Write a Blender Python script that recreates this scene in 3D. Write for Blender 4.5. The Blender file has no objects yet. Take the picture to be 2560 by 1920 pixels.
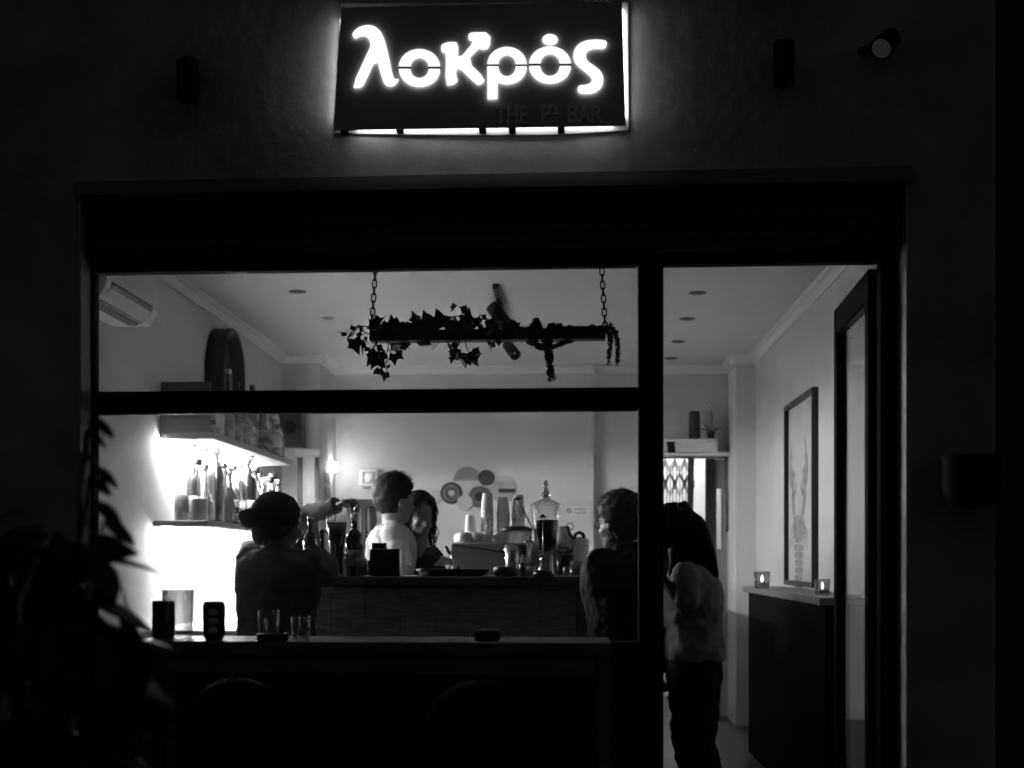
import bpy, math, random
from mathutils import Vector as V, Matrix as MX
random.seed(7)
scene = bpy.context.scene
R = math.radians
# ------------------------------------------------------------------ camera
F = 3555.0          # focal length in photo pixels (2560 wide)
PHI = R(4.0)        # camera turned a little to the left
PU, PV = 1171.4, 1400.0
EYE = 1.2
cam_d = bpy.data.cameras.new('camera'); cam = bpy.data.objects.new('camera', cam_d)
scene.collection.objects.link(cam); scene.camera = cam
cam.location = (0, 0, EYE); cam.rotation_euler = (R(90), 0, PHI)
cam_d.sensor_width = 36; cam_d.lens = F / 2560 * 36
cam_d.shift_x = (1280 - PU) / 2560; cam_d.shift_y = (PV - 960) / 2560
cam_d.clip_start = .05; cam_d.clip_end = 500
cam_d.dof.use_dof = True; cam_d.dof.focus_distance = 6.4; cam_d.dof.aperture_fstop = 2.6
# ------------------------------------------------------------------ night sky
world = bpy.data.worlds.new('World'); scene.world = world; world.use_nodes = True
bg = world.node_tree.nodes['Background']
bg.inputs[0].default_value = (1, 1, 1, 1); bg.inputs[1].default_value = 0.015
vs = scene.view_settings
vs.view_transform = 'Standard'; vs.look = 'None'; vs.exposure = 0; vs.gamma = 1; vs.use_curve_mapping = False
scene.cycles.max_bounces = 10; scene.cycles.transparent_max_bounces = 24
scene.cycles.caustics_reflective = False; scene.cycles.caustics_refractive = False
scene.cycles.sample_clamp_indirect = 60
LED_UP, LED_LOW, GLOBE, SIGN, BACKLIT, BACKROOM = 360.0, 165.0, 70.0, 1.35, 8.0, 60.0

# ------------------------------------------------------------------ pixel -> place helpers
def _a(u): return math.tan(math.atan((u - PU) / F) - PHI)
def X(u, y): return _a(u) * y
def YX(u, x): return x / _a(u)
def dep(u, y): return y / (math.cos(PHI) + (u - PU) / F * math.sin(PHI))
def Z(u, v, y): return EYE + (PV - v) / F * dep(u, y)
def P(u, v, y): return V((X(u, y), y, Z(u, v, y)))
def S(px, y): return px * y / F

# ------------------------------------------------------------------ materials
MATS = {}
def mat(name, v, rough=.6, metal=0., noise=0., scale=8., bump=0., spec=.5, emit=0., trans=0., coat=0.):
    if name in MATS: return MATS[name]
    m = bpy.data.materials.new(name); m.use_nodes = True; nt = m.node_tree
    b = nt.nodes['Principled BSDF']
    b.inputs['Base Color'].default_value = (v, v, v, 1); b.inputs['Roughness'].default_value = rough
    b.inputs['Metallic'].default_value = metal; b.inputs['Specular IOR Level'].default_value = spec
    b.inputs['Transmission Weight'].default_value = trans; b.inputs['Coat Weight'].default_value = coat
    if emit:
        b.inputs['Emission Color'].default_value = (1, 1, 1, 1); b.inputs['Emission Strength'].default_value = emit
    if noise or bump:
        tc = nt.nodes.new('ShaderNodeTexCoord'); n = nt.nodes.new('ShaderNodeTexNoise')
        n.inputs['Scale'].default_value = scale; n.inputs['Detail'].default_value = 6; n.inputs['Roughness'].default_value = .65
        nt.links.new(tc.outputs['Object'], n.inputs['Vector'])
        if noise:
            r = nt.nodes.new('ShaderNodeMapRange')
            r.inputs['From Min'].default_value = .3; r.inputs['From Max'].default_value = .7
            r.inputs['To Min'].default_value = v * (1 - noise); r.inputs['To Max'].default_value = v * (1 + noise)
            nt.links.new(n.outputs['Fac'], r.inputs['Value']); nt.links.new(r.outputs['Result'], b.inputs['Base Color'])
        if bump:
            bp = nt.nodes.new('ShaderNodeBump'); bp.inputs['Strength'].default_value = bump; bp.inputs['Distance'].default_value = .004
            n2 = nt.nodes.new('ShaderNodeTexNoise'); n2.inputs['Scale'].default_value = scale * 9; n2.inputs['Detail'].default_value = 4
            nt.links.new(tc.outputs['Object'], n2.inputs['Vector'])
            nt.links.new(n2.outputs['Fac'], bp.inputs['Height']); nt.links.new(bp.outputs['Normal'], b.inputs['Normal'])
    MATS[name] = m; return m
def thin_glass(name, tint=.93, blend=.18, rough=.02, mx=.8):
    if name in MATS: return MATS[name]
    m = bpy.data.materials.new(name); m.use_nodes = True; nt = m.node_tree
    nt.nodes.remove(nt.nodes['Principled BSDF']); out = nt.nodes['Material Output']
    t = nt.nodes.new('ShaderNodeBsdfTransparent'); t.inputs[0].default_value = (tint, tint, tint, 1)
    g = nt.nodes.new('ShaderNodeBsdfGlossy'); g.inputs['Roughness'].default_value = rough
    lw = nt.nodes.new('ShaderNodeLayerWeight'); lw.inputs['Blend'].default_value = blend
    mr = nt.nodes.new('ShaderNodeMapRange'); mr.inputs['To Min'].default_value = .025; mr.inputs['To Max'].default_value = mx
    mixn = nt.nodes.new('ShaderNodeMixShader')
    nt.links.new(lw.outputs['Facing'], mr.inputs['Value']); nt.links.new(mr.outputs[0], mixn.inputs[0])
    nt.links.new(t.outputs[0], mixn.inputs[1]); nt.links.new(g.outputs[0], mixn.inputs[2]); nt.links.new(mixn.outputs[0], out.inputs['Surface'])
    MATS[name] = m; return m
def wood(name, v, stretch=(1, 14, 14), rough=.5):
    if name in MATS: return MATS[name]
    m = mat(name, v, rough); nt = m.node_tree; b = nt.nodes['Principled BSDF']
    tc = nt.nodes.new('ShaderNodeTexCoord'); mp = nt.nodes.new('ShaderNodeMapping'); mp.inputs['Scale'].default_value = stretch
    n = nt.nodes.new('ShaderNodeTexNoise'); n.inputs['Scale'].default_value = 4; n.inputs['Detail'].default_value = 8
    r = nt.nodes.new('ShaderNodeMapRange'); r.inputs['From Min'].default_value = .3; r.inputs['From Max'].default_value = .7
    r.inputs['To Min'].default_value = v * .6; r.inputs['To Max'].default_value = v * 1.4
    nt.links.new(tc.outputs['Object'], mp.inputs[0]); nt.links.new(mp.outputs[0], n.inputs['Vector'])
    nt.links.new(n.outputs['Fac'], r.inputs['Value']); nt.links.new(r.outputs[0], b.inputs['Base Color'])
    return m
def emis(name, s):
    if name in MATS: return MATS[name]
    m = bpy.data.materials.new(name); m.use_nodes = True; nt = m.node_tree
    nt.nodes.remove(nt.nodes['Principled BSDF']); e = nt.nodes.new('ShaderNodeEmission')
    e.inputs[1].default_value = s; nt.links.new(e.outputs[0], nt.nodes['Material Output'].inputs['Surface'])
    MATS[name] = m; return m

def bloom_glass(name):  # rough refraction lobes imitate lens bloom and soft focus towards the left
    m = thin_glass(name, .96, .12, .01, .5); nt = m.node_tree; out = nt.nodes['Material Output']; base = out.inputs['Surface'].links[0].from_socket
    tc = nt.nodes.new('ShaderNodeTexCoord'); sp = nt.nodes.new('ShaderNodeSeparateXYZ'); nt.links.new(tc.outputs['Object'], sp.inputs[0])
    n = nt.nodes.new('ShaderNodeTexNoise'); n.inputs['Scale'].default_value = 2.2; n.inputs['Detail'].default_value = 5; nt.links.new(tc.outputs['Object'], n.inputs['Vector'])
    def lobe(rough, ior, lo, hi, x0, x1, prev):
        r = nt.nodes.new('ShaderNodeBsdfRefraction'); r.inputs['Roughness'].default_value = rough; r.inputs['IOR'].default_value = ior
        mr = nt.nodes.new('ShaderNodeMapRange'); mr.inputs['From Min'].default_value = x0; mr.inputs['From Max'].default_value = x1
        mr.interpolation_type = 'SMOOTHSTEP'; mr.inputs['To Min'].default_value = lo; mr.inputs['To Max'].default_value = hi; nt.links.new(sp.outputs['X'], mr.inputs['Value'])
        mu = nt.nodes.new('ShaderNodeMath'); mu.operation = 'MULTIPLY_ADD'; mu.inputs[1].default_value = .5; mu.inputs[2].default_value = .75
        nt.links.new(n.outputs['Fac'], mu.inputs[0])
        m2 = nt.nodes.new('ShaderNodeMath'); m2.operation = 'MULTIPLY'; nt.links.new(mu.outputs[0], m2.inputs[0]); nt.links.new(mr.outputs[0], m2.inputs[1])
        mx = nt.nodes.new('ShaderNodeMixShader'); nt.links.new(m2.outputs[0], mx.inputs[0]); nt.links.new(prev, mx.inputs[1]); nt.links.new(r.outputs[0], mx.inputs[2]); return mx.outputs[0]
    a = lobe(.4, 1.012, .0, .09, -.6, -1.65, base); a = lobe(.9, 1.1, .0012, .0018, -.3, -1.6, a)
    nt.links.new(a, out.inputs['Surface']); return m
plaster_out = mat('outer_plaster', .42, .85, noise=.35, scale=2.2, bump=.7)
plaster_in = mat('inner_paint', .62, .75, noise=.06, scale=2.5, bump=.2)
paint_beam = mat('column_paint', .6, .75, noise=.03, scale=2)
ceil_paint = mat('ceiling_paint', .74, .8, noise=.03, scale=1.5, bump=.05)
trim_white = mat('cornice_white', .82, .6)
black_metal = mat('black_metal', .012, .85, noise=.15, scale=5, spec=.06)
shutter_m = mat('shutter_metal', .02, .5, noise=.2, scale=3)
trim_stone = mat('trim_stone', .2, .7, noise=.2, scale=4, bump=.3)
glass_pane = bloom_glass('window_glass'); glass_door = thin_glass('door_glass', .95, .12, .01, .55)
glass_clear = thin_glass('clear_glass', .86, .32, .03, .9)
glass_dim = thin_glass('smoked_glass', .45, .3, .04, .8)
dark_glass = mat('dark_bottle_glass', .02, .08, spec=.8, coat=.5)
mid_glass = mat('amber_bottle_glass', .09, .1, spec=.7, coat=.5)
label_pale = mat('paper_label', .62, .7, noise=.2, scale=30)
label_mid = mat('printed_label', .25, .6, noise=.3, scale=40)
white_gloss = mat('white_gloss', .78, .3)
white_paper = mat('paper_white', .88, .65)
white_matt = mat('white_matt', .75, .6)
steel = mat('steel', .6, .22, 1.)
dark_steel = mat('dark_steel', .12, .3, 1.)
black_plastic = mat('black_plastic', .016, .4)
leaf_m = mat('ivy_leaf', .022, .5, noise=.4, scale=30)
leaf_pale = mat('succulent_leaf', .035, .55, noise=.4, scale=60)
plank_m = wood('planter_wood', .012)
counter_m = wood('counter_wood', .52, (2, 2, 14)); countertop_m = wood('countertop_wood', .16, (1, 14, 14), .35)
ledge_m = wood('ledge_wood', .12, (1, 14, 14))
dark_wood = wood('dark_wood', .035, (14, 14, 1))
floor_m = mat('floor_tile', .035, .4, noise=.25, scale=3)
pave_m = mat('pavement_stone', .07, .8, noise=.3, scale=5, bump=.4)
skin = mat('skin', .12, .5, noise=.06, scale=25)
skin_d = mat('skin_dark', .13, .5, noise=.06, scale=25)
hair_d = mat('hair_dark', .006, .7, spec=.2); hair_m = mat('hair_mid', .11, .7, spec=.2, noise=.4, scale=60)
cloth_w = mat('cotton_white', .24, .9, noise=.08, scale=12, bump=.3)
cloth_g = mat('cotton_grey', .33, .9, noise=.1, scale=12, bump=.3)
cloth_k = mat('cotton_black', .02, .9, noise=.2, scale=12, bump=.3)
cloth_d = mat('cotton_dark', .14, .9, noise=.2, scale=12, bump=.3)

# ------------------------------------------------------------------ mesh builder
class MB:
    def __init__(s): s.v = []; s.f = []; s.sm = []
    def add(s, vs, fs, smooth=False):
        o = len(s.v); s.v += [V(p) for p in vs]
        for f in fs: s.f.append([i + o for i in f]); s.sm.append(smooth)
        return s
    def box(s, x0, x1, y0, y1, z0, z1, M=None):
        p = [V((x, y, z)) for z in (z0, z1) for y in (y0, y1) for x in (x0, x1)]
        if M is not None: p = [M @ q for q in p]
        return s.add(p, [(0, 2, 3, 1), (4, 5, 7, 6), (0, 1, 5, 4), (2, 6, 7, 3), (0, 4, 6, 2), (1, 3, 7, 5)])
    def bbox(s, x0, x1, y0, y1, z0, z1, b=.004):      # box with chamfered vertical and horizontal edges
        pts = []; fs = []
        r = []
        for z, i in ((z0, b), (z0 + b, 0), (z1 - b, 0), (z1, b)):
            r.append([(x0 + i, y0 + i + b, z), (x0 + i + b, y0 + i, z), (x1 - i - b, y0 + i, z), (x1 - i, y0 + i + b, z),
                      (x1 - i, y1 - i - b, z), (x1 - i - b, y1 - i, z), (x0 + i + b, y1 - i, z), (x0 + i, y1 - i - b, z)])
        for ring in r: pts += ring
        for k in range(3):
            for i in range(8):
                j = (i + 1) % 8; fs.append((k * 8 + i, k * 8 + j, k * 8 + 8 + j, k * 8 + 8 + i))
        fs.append(tuple(range(7, -1, -1))); fs.append(tuple(range(24, 32)))
        return s.add(pts, fs)
    def loft(s, rings, cap=True, smooth=True, closed=True):
        n = len(rings[0]); vs = [p for r in rings for p in r]; fs = []
        for k in range(len(rings) - 1):
            for i in range(n if closed else n - 1):
                j = (i + 1) % n
                fs.append((k * n + i, k * n + j, (k + 1) * n + j, (k + 1) * n + i))
        s.add(vs, fs, smooth)
        if cap and closed:
            o = len(s.v) - len(vs)
            s.f.append([o + i for i in range(n - 1, -1, -1)]); s.sm.append(False)
            s.f.append([o + (len(rings) - 1) * n + i for i in range(n)]); s.sm.append(False)
        return s
    def lathe(s, prof, c, n=16, M=None, smooth=True, flute=0, fn=8):
        rings = []
        for r, z in prof:
            r = max(r, .0004)
            ring = []
            for i in range(n):
                a = 2 * math.pi * i / n; rr = r * (1 + flute * math.cos(fn * a))
                p = V((rr * math.cos(a), rr * math.sin(a), z))
                ring.append((M @ p if M is not None else p) + V(c))
            rings.append(ring)
        return s.loft(rings, True, smooth)
    def cyl(s, p0, p1, r0, r1=None, n=10, smooth=True):
        p0 = V(p0); p1 = V(p1); r1 = r0 if r1 is None else r1
        q = (p1 - p0).to_track_quat('Z', 'Y')
        rings = [[p + q @ V((r * math.cos(2 * math.pi * i / n), r * math.sin(2 * math.pi * i / n), 0)) for i in range(n)] for p, r in ((p0, r0), (p1, r1))]
        return s.loft(rings, True, smooth)
    def tube(s, pts, r, n=6, taper=None):
        pts = [V(p) for p in pts]; rings = []; up = V((0.3, 0.2, 1))
        for k, p in enumerate(pts):
            d = (pts[min(k + 1, len(pts) - 1)] - pts[max(k - 1, 0)])
            if d.length < 1e-9: d = V((0, 0, 1))
            d.normalize(); a = d.cross(up)
            if a.length < 1e-4: a = d.cross(V((1, 0, 0)))
            a.normalize(); b = d.cross(a)
            rr = r * (1 + (taper - 1) * k / (len(pts) - 1)) if taper is not None else r
            rings.append([p + (a * math.cos(2 * math.pi * i / n) + b * math.sin(2 * math.pi * i / n)) * rr for i in range(n)])
        return s.loft(rings)
    def ell(s, c, r, M=None, n=14, m=9):
        rings = []
        for k in range(m + 1):
            t = math.pi * k / m; t = min(max(t, .05), math.pi - .05)
            ring = []
            for i in range(n):
                a = 2 * math.pi * i / n
                p = V((r[0] * math.sin(t) * math.cos(a), r[1] * math.sin(t) * math.sin(a), -r[2] * math.cos(t)))
                p = p + V(c); ring.append(M @ p if M is not None else p)
            rings.append(ring)
        return s.loft(rings)
    def cap(s, p0, p1, r0, r1=None, n=12):            # tapered capsule
        r1 = r0 if r1 is None else r1; p0 = V(p0); p1 = V(p1)
        s.cyl(p0, p1, r0, r1, n); s.ell(p0, (r0,) * 3, None, n, 8); s.ell(p1, (r1,) * 3, None, n, 8); return s
    def prism(s, pts, dirv):
        dirv = V(dirv); n = len(pts); a = [V(p) for p in pts]; b = [p + dirv for p in a]
        return s.add(a + b, [tuple(range(n - 1, -1, -1)), tuple(range(n, 2 * n))] + [(i, (i + 1) % n, n + (i + 1) % n, n + i) for i in range(n)])
    def build(s, name, m, parent=None, org=None, bevel=0):
        org = V(org) if org is not None else (parent_org(parent) if parent else V((0, 0, 0)))
        me = bpy.data.meshes.new(name); me.from_pydata([tuple(p - org) for p in s.v], [], s.f)
        me.polygons.foreach_set('use_smooth', s.sm); me.update()
        if m: me.materials.append(m)
        o = bpy.data.objects.new(name, me); scene.collection.objects.link(o)
        if parent: o.parent = parent
        else: o.location = org
        ORG[o.name] = org
        if bevel:
            b = o.modifiers.new('bevel', 'BEVEL'); b.width = bevel; b.segments = 2; b.limit_method = 'ANGLE'
        return o
ORG = {}
def parent_org(p): return ORG[p.name]
def tag(o, label=None, cat=None, group=None, kind=None):
    if label: o['label'] = label
    if cat: o['category'] = cat
    if group: o['group'] = group
    if kind: o['kind'] = kind
    return o
def thing(name, loc, label, cat, group=None):
    o = bpy.data.objects.new(name, None); scene.collection.objects.link(o); o.location = loc; o.empty_display_size = .05
    ORG[o.name] = V(loc); return tag(o, label, cat, group)
def part_empty(name, parent):
    o = bpy.data.objects.new(name, None); scene.collection.objects.link(o); o.parent = parent; o.empty_display_size = .03
    ORG[o.name] = ORG[parent.name]; return o
def struct(name, mb, m): return tag(mb.build(name, m), kind='structure')
def share(src, name, parent, loc, rot=None):
    o = bpy.data.objects.new(name, src.data); scene.collection.objects.link(o); o.parent = parent; o.location = loc
    if rot is not None: o.rotation_euler = rot
    return o
def copy_tree(o, loc, label=None):
    c = o.copy(); scene.collection.objects.link(c); c.location = loc; ORG[c.name] = V(loc)
    if label: c['label'] = label
    for ch in list(o.children):
        d = ch.copy(); scene.collection.objects.link(d); d.parent = c
        for g in list(ch.children):
            e = g.copy(); scene.collection.objects.link(e); e.parent = d
    return c

# ================================================================== SETTING
CEIL = EYE + 1.48
YB = 10.94                      # back wall
XR = 1.355                      # right wall
XL = -2.06                      # left wall
YW = 5.05; YG = 5.20            # outer wall face, glazing plane
struct('pavement', MB().box(-60, 60, -60, 5.25, -.4, -.12), pave_m)
struct('floor', MB().box(XL - .3, XR + .3, 5.06, 15, -.3, 0), floor_m)
struct('ceiling', MB().box(XL - .3, XR + .3, 5.3, 15, CEIL, CEIL + .25), ceil_paint)
struct('wall_left', MB().box(XL - .3, XL, 5.3, YB + .4, 0, CEIL), plaster_in)
struct('wall_right', MB().box(XR, XR + .3, 5.3, YB + .4, 0, CEIL), plaster_in)
XE = X(1484, YB - .1)           # step in the back wall
door_l, door_r, door_t = X(1640, YB), X(1826, YB + .01), Z(1740, 1138, YB)
struct('wall_back', MB().box(XL, XE, YB - .1, YB + .3, 0, CEIL).box(XE, door_l, YB, YB + .3, 0, CEIL)
       .box(door_l, door_r, YB, YB + .3, door_t, CEIL).box(door_r, XR, YB, YB + .3, 0, CEIL), plaster_in)
# left column and right pilaster
YCF = 10.16; XCR = X(839, YB - .1); XCL = XL
struct('column_left', MB().box(XL, XCR, YCF, YB - .1, 0, CEIL), paint_beam)
YPF = 10.4; XPL = X(1840, YPF)
struct('column_right', MB().box(XPL, XR, YPF, YB, 0, CEIL), plaster_in)
# cornice: each run is its own moulding
def cornice_run(p0, p1, inward):
    p0 = V(p0); p1 = V(p1); inn = V(inward)
    prof = [(0, 0), (.055, 0), (.05, -.012), (.028, -.02), (.012, -.045), (.01, -.06), (0, -.06)]
    rings = [[p + inn * a + V((0, 0, b)) for a, b in prof] for p in (p0, p1)]
    return rings
cz = CEIL
for nm, a, b, inn in (('cornice_left', (XL, 5.35, cz), (XL, YCF, cz), (1, 0, 0)), ('cornice_column_front', (XL, YCF, cz), (XCR + .05, YCF, cz), (0, -1, 0)),
                      ('cornice_column_side', (XCR, YCF - .05, cz), (XCR, YB - .1, cz), (1, 0, 0)), ('cornice_back', (XCR, YB - .1, cz), (XE, YB - .1, cz), (0, -1, 0)),
                      ('cornice_back_recess', (XE, YB, cz), (XPL, YB, cz), (0, -1, 0)),
                      ('cornice_pilaster_side', (XPL, YPF - .05, cz), (XPL, YB, cz), (-1, 0, 0)), ('cornice_pilaster_front', (XPL - .05, YPF, cz), (XR, YPF, cz), (0, -1, 0)),
                      ('cornice_right', (XR, 5.35, cz), (XR, YPF, cz), (-1, 0, 0))):
    struct(nm, MB().loft(cornice_run(a, b, inn), smooth=False), trim_white)
# back room behind the doorway
struct('back_room_wall', MB().box(door_l - 1.2, door_r + .6, 12.6, 12.8, 0, CEIL).box(door_l - 1.4, door_l - 1.2, YB + .3, 12.8, 0, CEIL)
       .box(door_r + .4, door_r + .6, YB + .3, 12.6, 0, CEIL), mat('back_room_paint', .75, .7))
t = thing('ceiling_lamp', (X(1690, 11.9), 11.9, CEIL - .14), 'lit globe lamp in the back room behind the knotted curtain', 'lamp')
MB().lathe([(.0, -.11), (.07, -.09), (.1, -.03), (.1, .03), (.07, .09), (.03, .11)], t.location).build('globe', emis('backroom_glow', BACKROOM), t)
MB().cyl(V(t.location) + V((0, 0, .11)), V(t.location) + V((0, 0, .14)), .04).build('mount', white_matt, t)

# ------------------------------------------------------------------ facade
xl, xr = X(192, YW), X(2275, YW); xend = X(2488, YW)
zh = Z(1420, 470, YW)           # underside of the lintel trim
b = thing('shop_building', (0, YW, -.12), 'dark plastered street wall above and beside the bar window', 'building')
MB().box(-6, xl, YW, YW + .25, -.12, 5).box(xr, xend, YW, YW + .25, -.12, 5).box(xl, xr, YW, YW + .25, zh, 5).build('wall', plaster_out, b)
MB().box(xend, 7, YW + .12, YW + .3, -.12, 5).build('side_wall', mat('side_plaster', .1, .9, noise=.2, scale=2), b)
ztr = Z(1420, 434, YW)
tr = MB(); xa, xb = X(188, YW), X(2278, YW)
tr.loft([[V((x, YW + .002 - d, z)) for d, z in ((0, zh - .002), (.035, zh - .002), (.035, zh + .022), (.02, zh + .026), (.02, ztr), (0, ztr))] for x in (xa, xb)], smooth=False)
tr.build('lintel_trim', trim_stone, b)
for i, xx in enumerate((xl, xr)):
    s_ = -1 if i == 0 else 1
    # light plaster reveal cheek
    MB().box(min(xx, xx - s_ * .012), max(xx, xx - s_ * .012), YW + .004, YG - .03, -.1, zh - .004).build('reveal', mat('reveal_paint', .5, .7), b)
b2 = thing('shutter_box', (0, YG, zh - .4), 'long black roller shutter housing above the glazing', 'shutter box')
zp = Z(1420, 669, YG)           # top of the panes
z1s = zh - .006
MB().box(xl + .014, xr - .014, YG - .09, YG + .1, zp + .05, z1s).build('housing', shutter_m, b2)
for k in range(4):
    zz = zp + .075 + k * (z1s - zp - .1) / 4
    MB().bbox(xl + .018, xr - .018, YG - .098, YG - .0905, zz, zz + (z1s - zp - .1) / 4 - .006, .002).build('slat', shutter_m, b2)
# ------------------------------------------------------------------ window
wx0, wx1 = X(240, YG), X(1596, YG); mx0, mx1 = X(1596, YG), X(1657, YG); dx1 = X(2196, YG)
zt0, zt1 = Z(1000, 1031, YG), Z(1000, 976, YG)
zs = Z(1000, 1601, YG)
w = thing('shop_window', (0, YG, 0), 'large black framed fixed shop window with a transom bar', 'window')
fy0, fy1 = YG - .035, YG + .035
MB().bbox(xl + .013, wx0, fy0, fy1, -.1, zp + .048).build('frame_side', black_metal, w)
MB().bbox(wx0, wx1 - .002, fy0 - .001, fy1, zp, zp + .047).build('frame_head', black_metal, w)
MB().bbox(wx0 + .001, wx1 - .002, fy0 - .004, fy1, zt0, zt1).build('transom', black_metal, w)
MB().bbox(mx0, mx1, fy0 - .006, fy1 + .01, -.1, zp + .046).build('mullion', black_metal, w)
MB().bbox(wx0 + .001, wx1 - .002, fy0, fy1, zs - .045, zs).build('frame_sill', black_metal, w)
MB().bbox(wx0 + .001, wx1 - .002, fy0 + .01, fy1 - .01, -.1, zs - .047).build('lower_panel', shutter_m, w)
MB().box(wx0 + .002, wx1 - .002, YG - .004, YG + .004, zt1 + .001, zp - .001).build('pane', glass_pane, w)
MB().box(wx0 + .002, wx1 - .002, YG - .004, YG + .004, zs + .001, zt0 - .001).build('pane', glass_pane, w)
# door frame and open leaf
d = thing('entrance_door', (dx1, YG, 0), 'open black framed glass door folded back along the right wall', 'door')
MB().bbox(dx1, dx1 + .03, fy0, fy1, -.1, zp + .046).bbox(dx1 + .034, xr - .014, fy0 + .005, fy1, -.1, zp + .046).build('frame_side', black_metal, d)
MB().bbox(mx1 + .001, dx1 - .001, fy0, fy1, zp, zp + .045).build('frame_head', black_metal, d)
h0 = V((dx1 + .018, YG + .045, 0)); h1 = V((X(2112, 6.12), 6.12, 0)); dv = h1 - h0; L = dv.length
Md = MX.Translation(h0) @ MX.Rotation(math.atan2(dv.y, dv.x), 4, 'Z')
zd = zp - .012
def dbox(x0, x1, y0, y1, z0, z1): return MB().box(x0, x1, y0, y1, z0, z1, Md)
dbox(0, .075, 0, .045, .01, zd).build('stile', black_metal, d); dbox(L - .075, L, 0, .045, .01, zd).build('stile', black_metal, d)
dbox(.075, L - .075, .001, .044, zd - .1, zd).build('rail', black_metal, d); dbox(.075, L - .075, .001, .044, .01, .16).build('rail', black_metal, d)
dbox(.076, L - .076, .018, .026, .161, zd - .101).build('pane', glass_door, d)

# ------------------------------------------------------------------ illuminated sign
def sign_pt(cx, cy, out=0.):    # pixel of the sign crop -> point on the tilted panel
    u = 760 + cx / 2.458; v = cy / 2.458
    yb_, yt_ = 4.86, 4.985; t_ = (770 - cy) / (770 - 25)
    y = yb_ + (yt_ - yb_) * t_
    p = P(u, v, y); n = V((0, -1, -.13)).normalized(); return p + n * out
TL, TR, BR, BL = (228, 45), (1955, 8), (1978, 772), (178, 800)
nrm = V((0, -1, -.13)).normalized()
sg = thing('bar_sign', sign_pt(1080, 785) + V((0, .1, 0)), 'dark rectangular sign with glowing white Greek letters above the window', 'sign')
MB().prism([sign_pt(*c) for c in (TL, BL, BR, TR)], nrm * -.012).build('panel', mat('sign_panel', .46, .5, noise=.1, scale=6), sg)
glow = emis('letter_glow', SIGN)
def curve_mesh(name, loops, m, parent, thick, to):
    cu = bpy.data.curves.new(name, 'CURVE'); cu.dimensions = '2D'; cu.fill_mode = 'BOTH'; cu.extrude = .5
    for lp in loops:
        sp = cu.splines.new('POLY'); sp.points.add(len(lp) - 1); sp.use_cyclic_u = True
        for i, (x, y) in enumerate(lp): sp.points[i].co = (x, y, 0, 1)
    ob = bpy.data.objects.new('tmp', cu); scene.collection.objects.link(ob)
    bpy.context.view_layer.update()
    me = bpy.data.meshes.new_from_object(ob.evaluated_get(bpy.context.evaluated_depsgraph_get()))
    bpy.data.objects.remove(ob); bpy.data.curves.remove(cu)
    og = parent_org(parent)
    for vx in me.vertices:
        vx.co = to(vx.co.x, vx.co.y, (vx.co.z + .5) * thick) - og
    me.name = name; me.materials.clear(); me.materials.append(m)
    for p in me.polygons: p.material_index = 0
    o = bpy.data.objects.new(name, me); scene.collection.objects.link(o); o.parent = parent; ORG[o.name] = og
    return o
def smooth(pts, it=2):          # Chaikin
    for _ in range(it):
        q = []
        for i in range(len(pts)):
            a, b_ = pts[i], pts[(i + 1) % len(pts)]
            q += [(a[0] * .75 + b_[0] * .25, a[1] * .75 + b_[1] * .25), (a[0] * .25 + b_[0] * .75, a[1] * .25 + b_[1] * .75)]
        pts = q
    return pts
def arc(cx, cy, rx, ry, a0, a1, n=22): return [(cx + rx * math.cos(R(a0 + (a1 - a0) * i / n)), cy + ry * math.sin(R(a0 + (a1 - a0) * i / n))) for i in range(n + 1)]
def halves(cx, cy, rx, ry, ix, iy, gap=7):
    up = arc(cx, cy - gap, rx, ry - gap, 180, 360) + arc(cx, cy - gap, ix, iy - gap, 360, 180)
    dn = arc(cx, cy + gap, rx, ry - gap, 0, 180) + arc(cx, cy + gap, ix, iy - gap, 180, 0)
    return up, dn
lam = [(297, 213), (313, 242), (345, 224), (378, 222), (402, 242), (414, 280), (404, 304), (295, 540), (345, 541), (368, 524), (446, 352),
       (482, 485), (500, 524), (530, 535), (560, 525), (588, 487), (562, 492), (546, 472), (522, 350), (497, 252), (476, 200), (440, 166), (398, 156), (350, 166), (318, 186)]
kap = [(842, 282), (872, 266), (912, 261), (949, 265), (945, 378), (1052, 253), (1012, 250), (1012, 214), (1032, 202), (1146, 203), (1142, 300), (1086, 308), (1084, 288),
       (1000, 375), (1118, 490), (1086, 522), (1062, 522), (940, 404), (934, 468), (949, 498), (915, 523), (869, 526), (876, 318), (850, 329)]
sig = [(1863, 258), (1850, 304), (1785, 299), (1742, 312), (1727, 345), (1742, 382), (1790, 412), (1828, 446), (1841, 492), (1828, 540), (1786, 572), (1735, 579), (1684, 573),
       (1682, 529), (1732, 525), (1764, 513), (1772, 488), (1752, 461), (1698, 420), (1662, 385), (1653, 338), (1670, 290), (1712, 258), (1772, 246), (1835, 249)]
def sto(x, y, z): return sign_pt(x, y, .001 + z)
def letter(nm, loops): return curve_mesh(nm, loops, glow, sg, .009, sto)
letter('letter', [smooth(lam, 1)])
for h in halves(711, 420, 125, 115, 56, 63): letter('letter_half', [h])
letter('letter', [smooth(kap, 1)])
ru, rd = halves(1248, 406, 120, 114, 54, 66)
letter('letter_half', [ru])
letter('letter_half', [arc(1248, 411, 120, 108, 0, 118) + [(1190, 500), (1189, 606), (1180, 610), (1129, 611), (1128, 411), (1194, 411)] + arc(1248, 411, 54, 61, 172, 0)])
for h in halves(1512, 402, 127, 113, 60, 68): letter('letter_half', [h])
bridge_m = mat('stencil_bridge', .06, .6)
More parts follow.
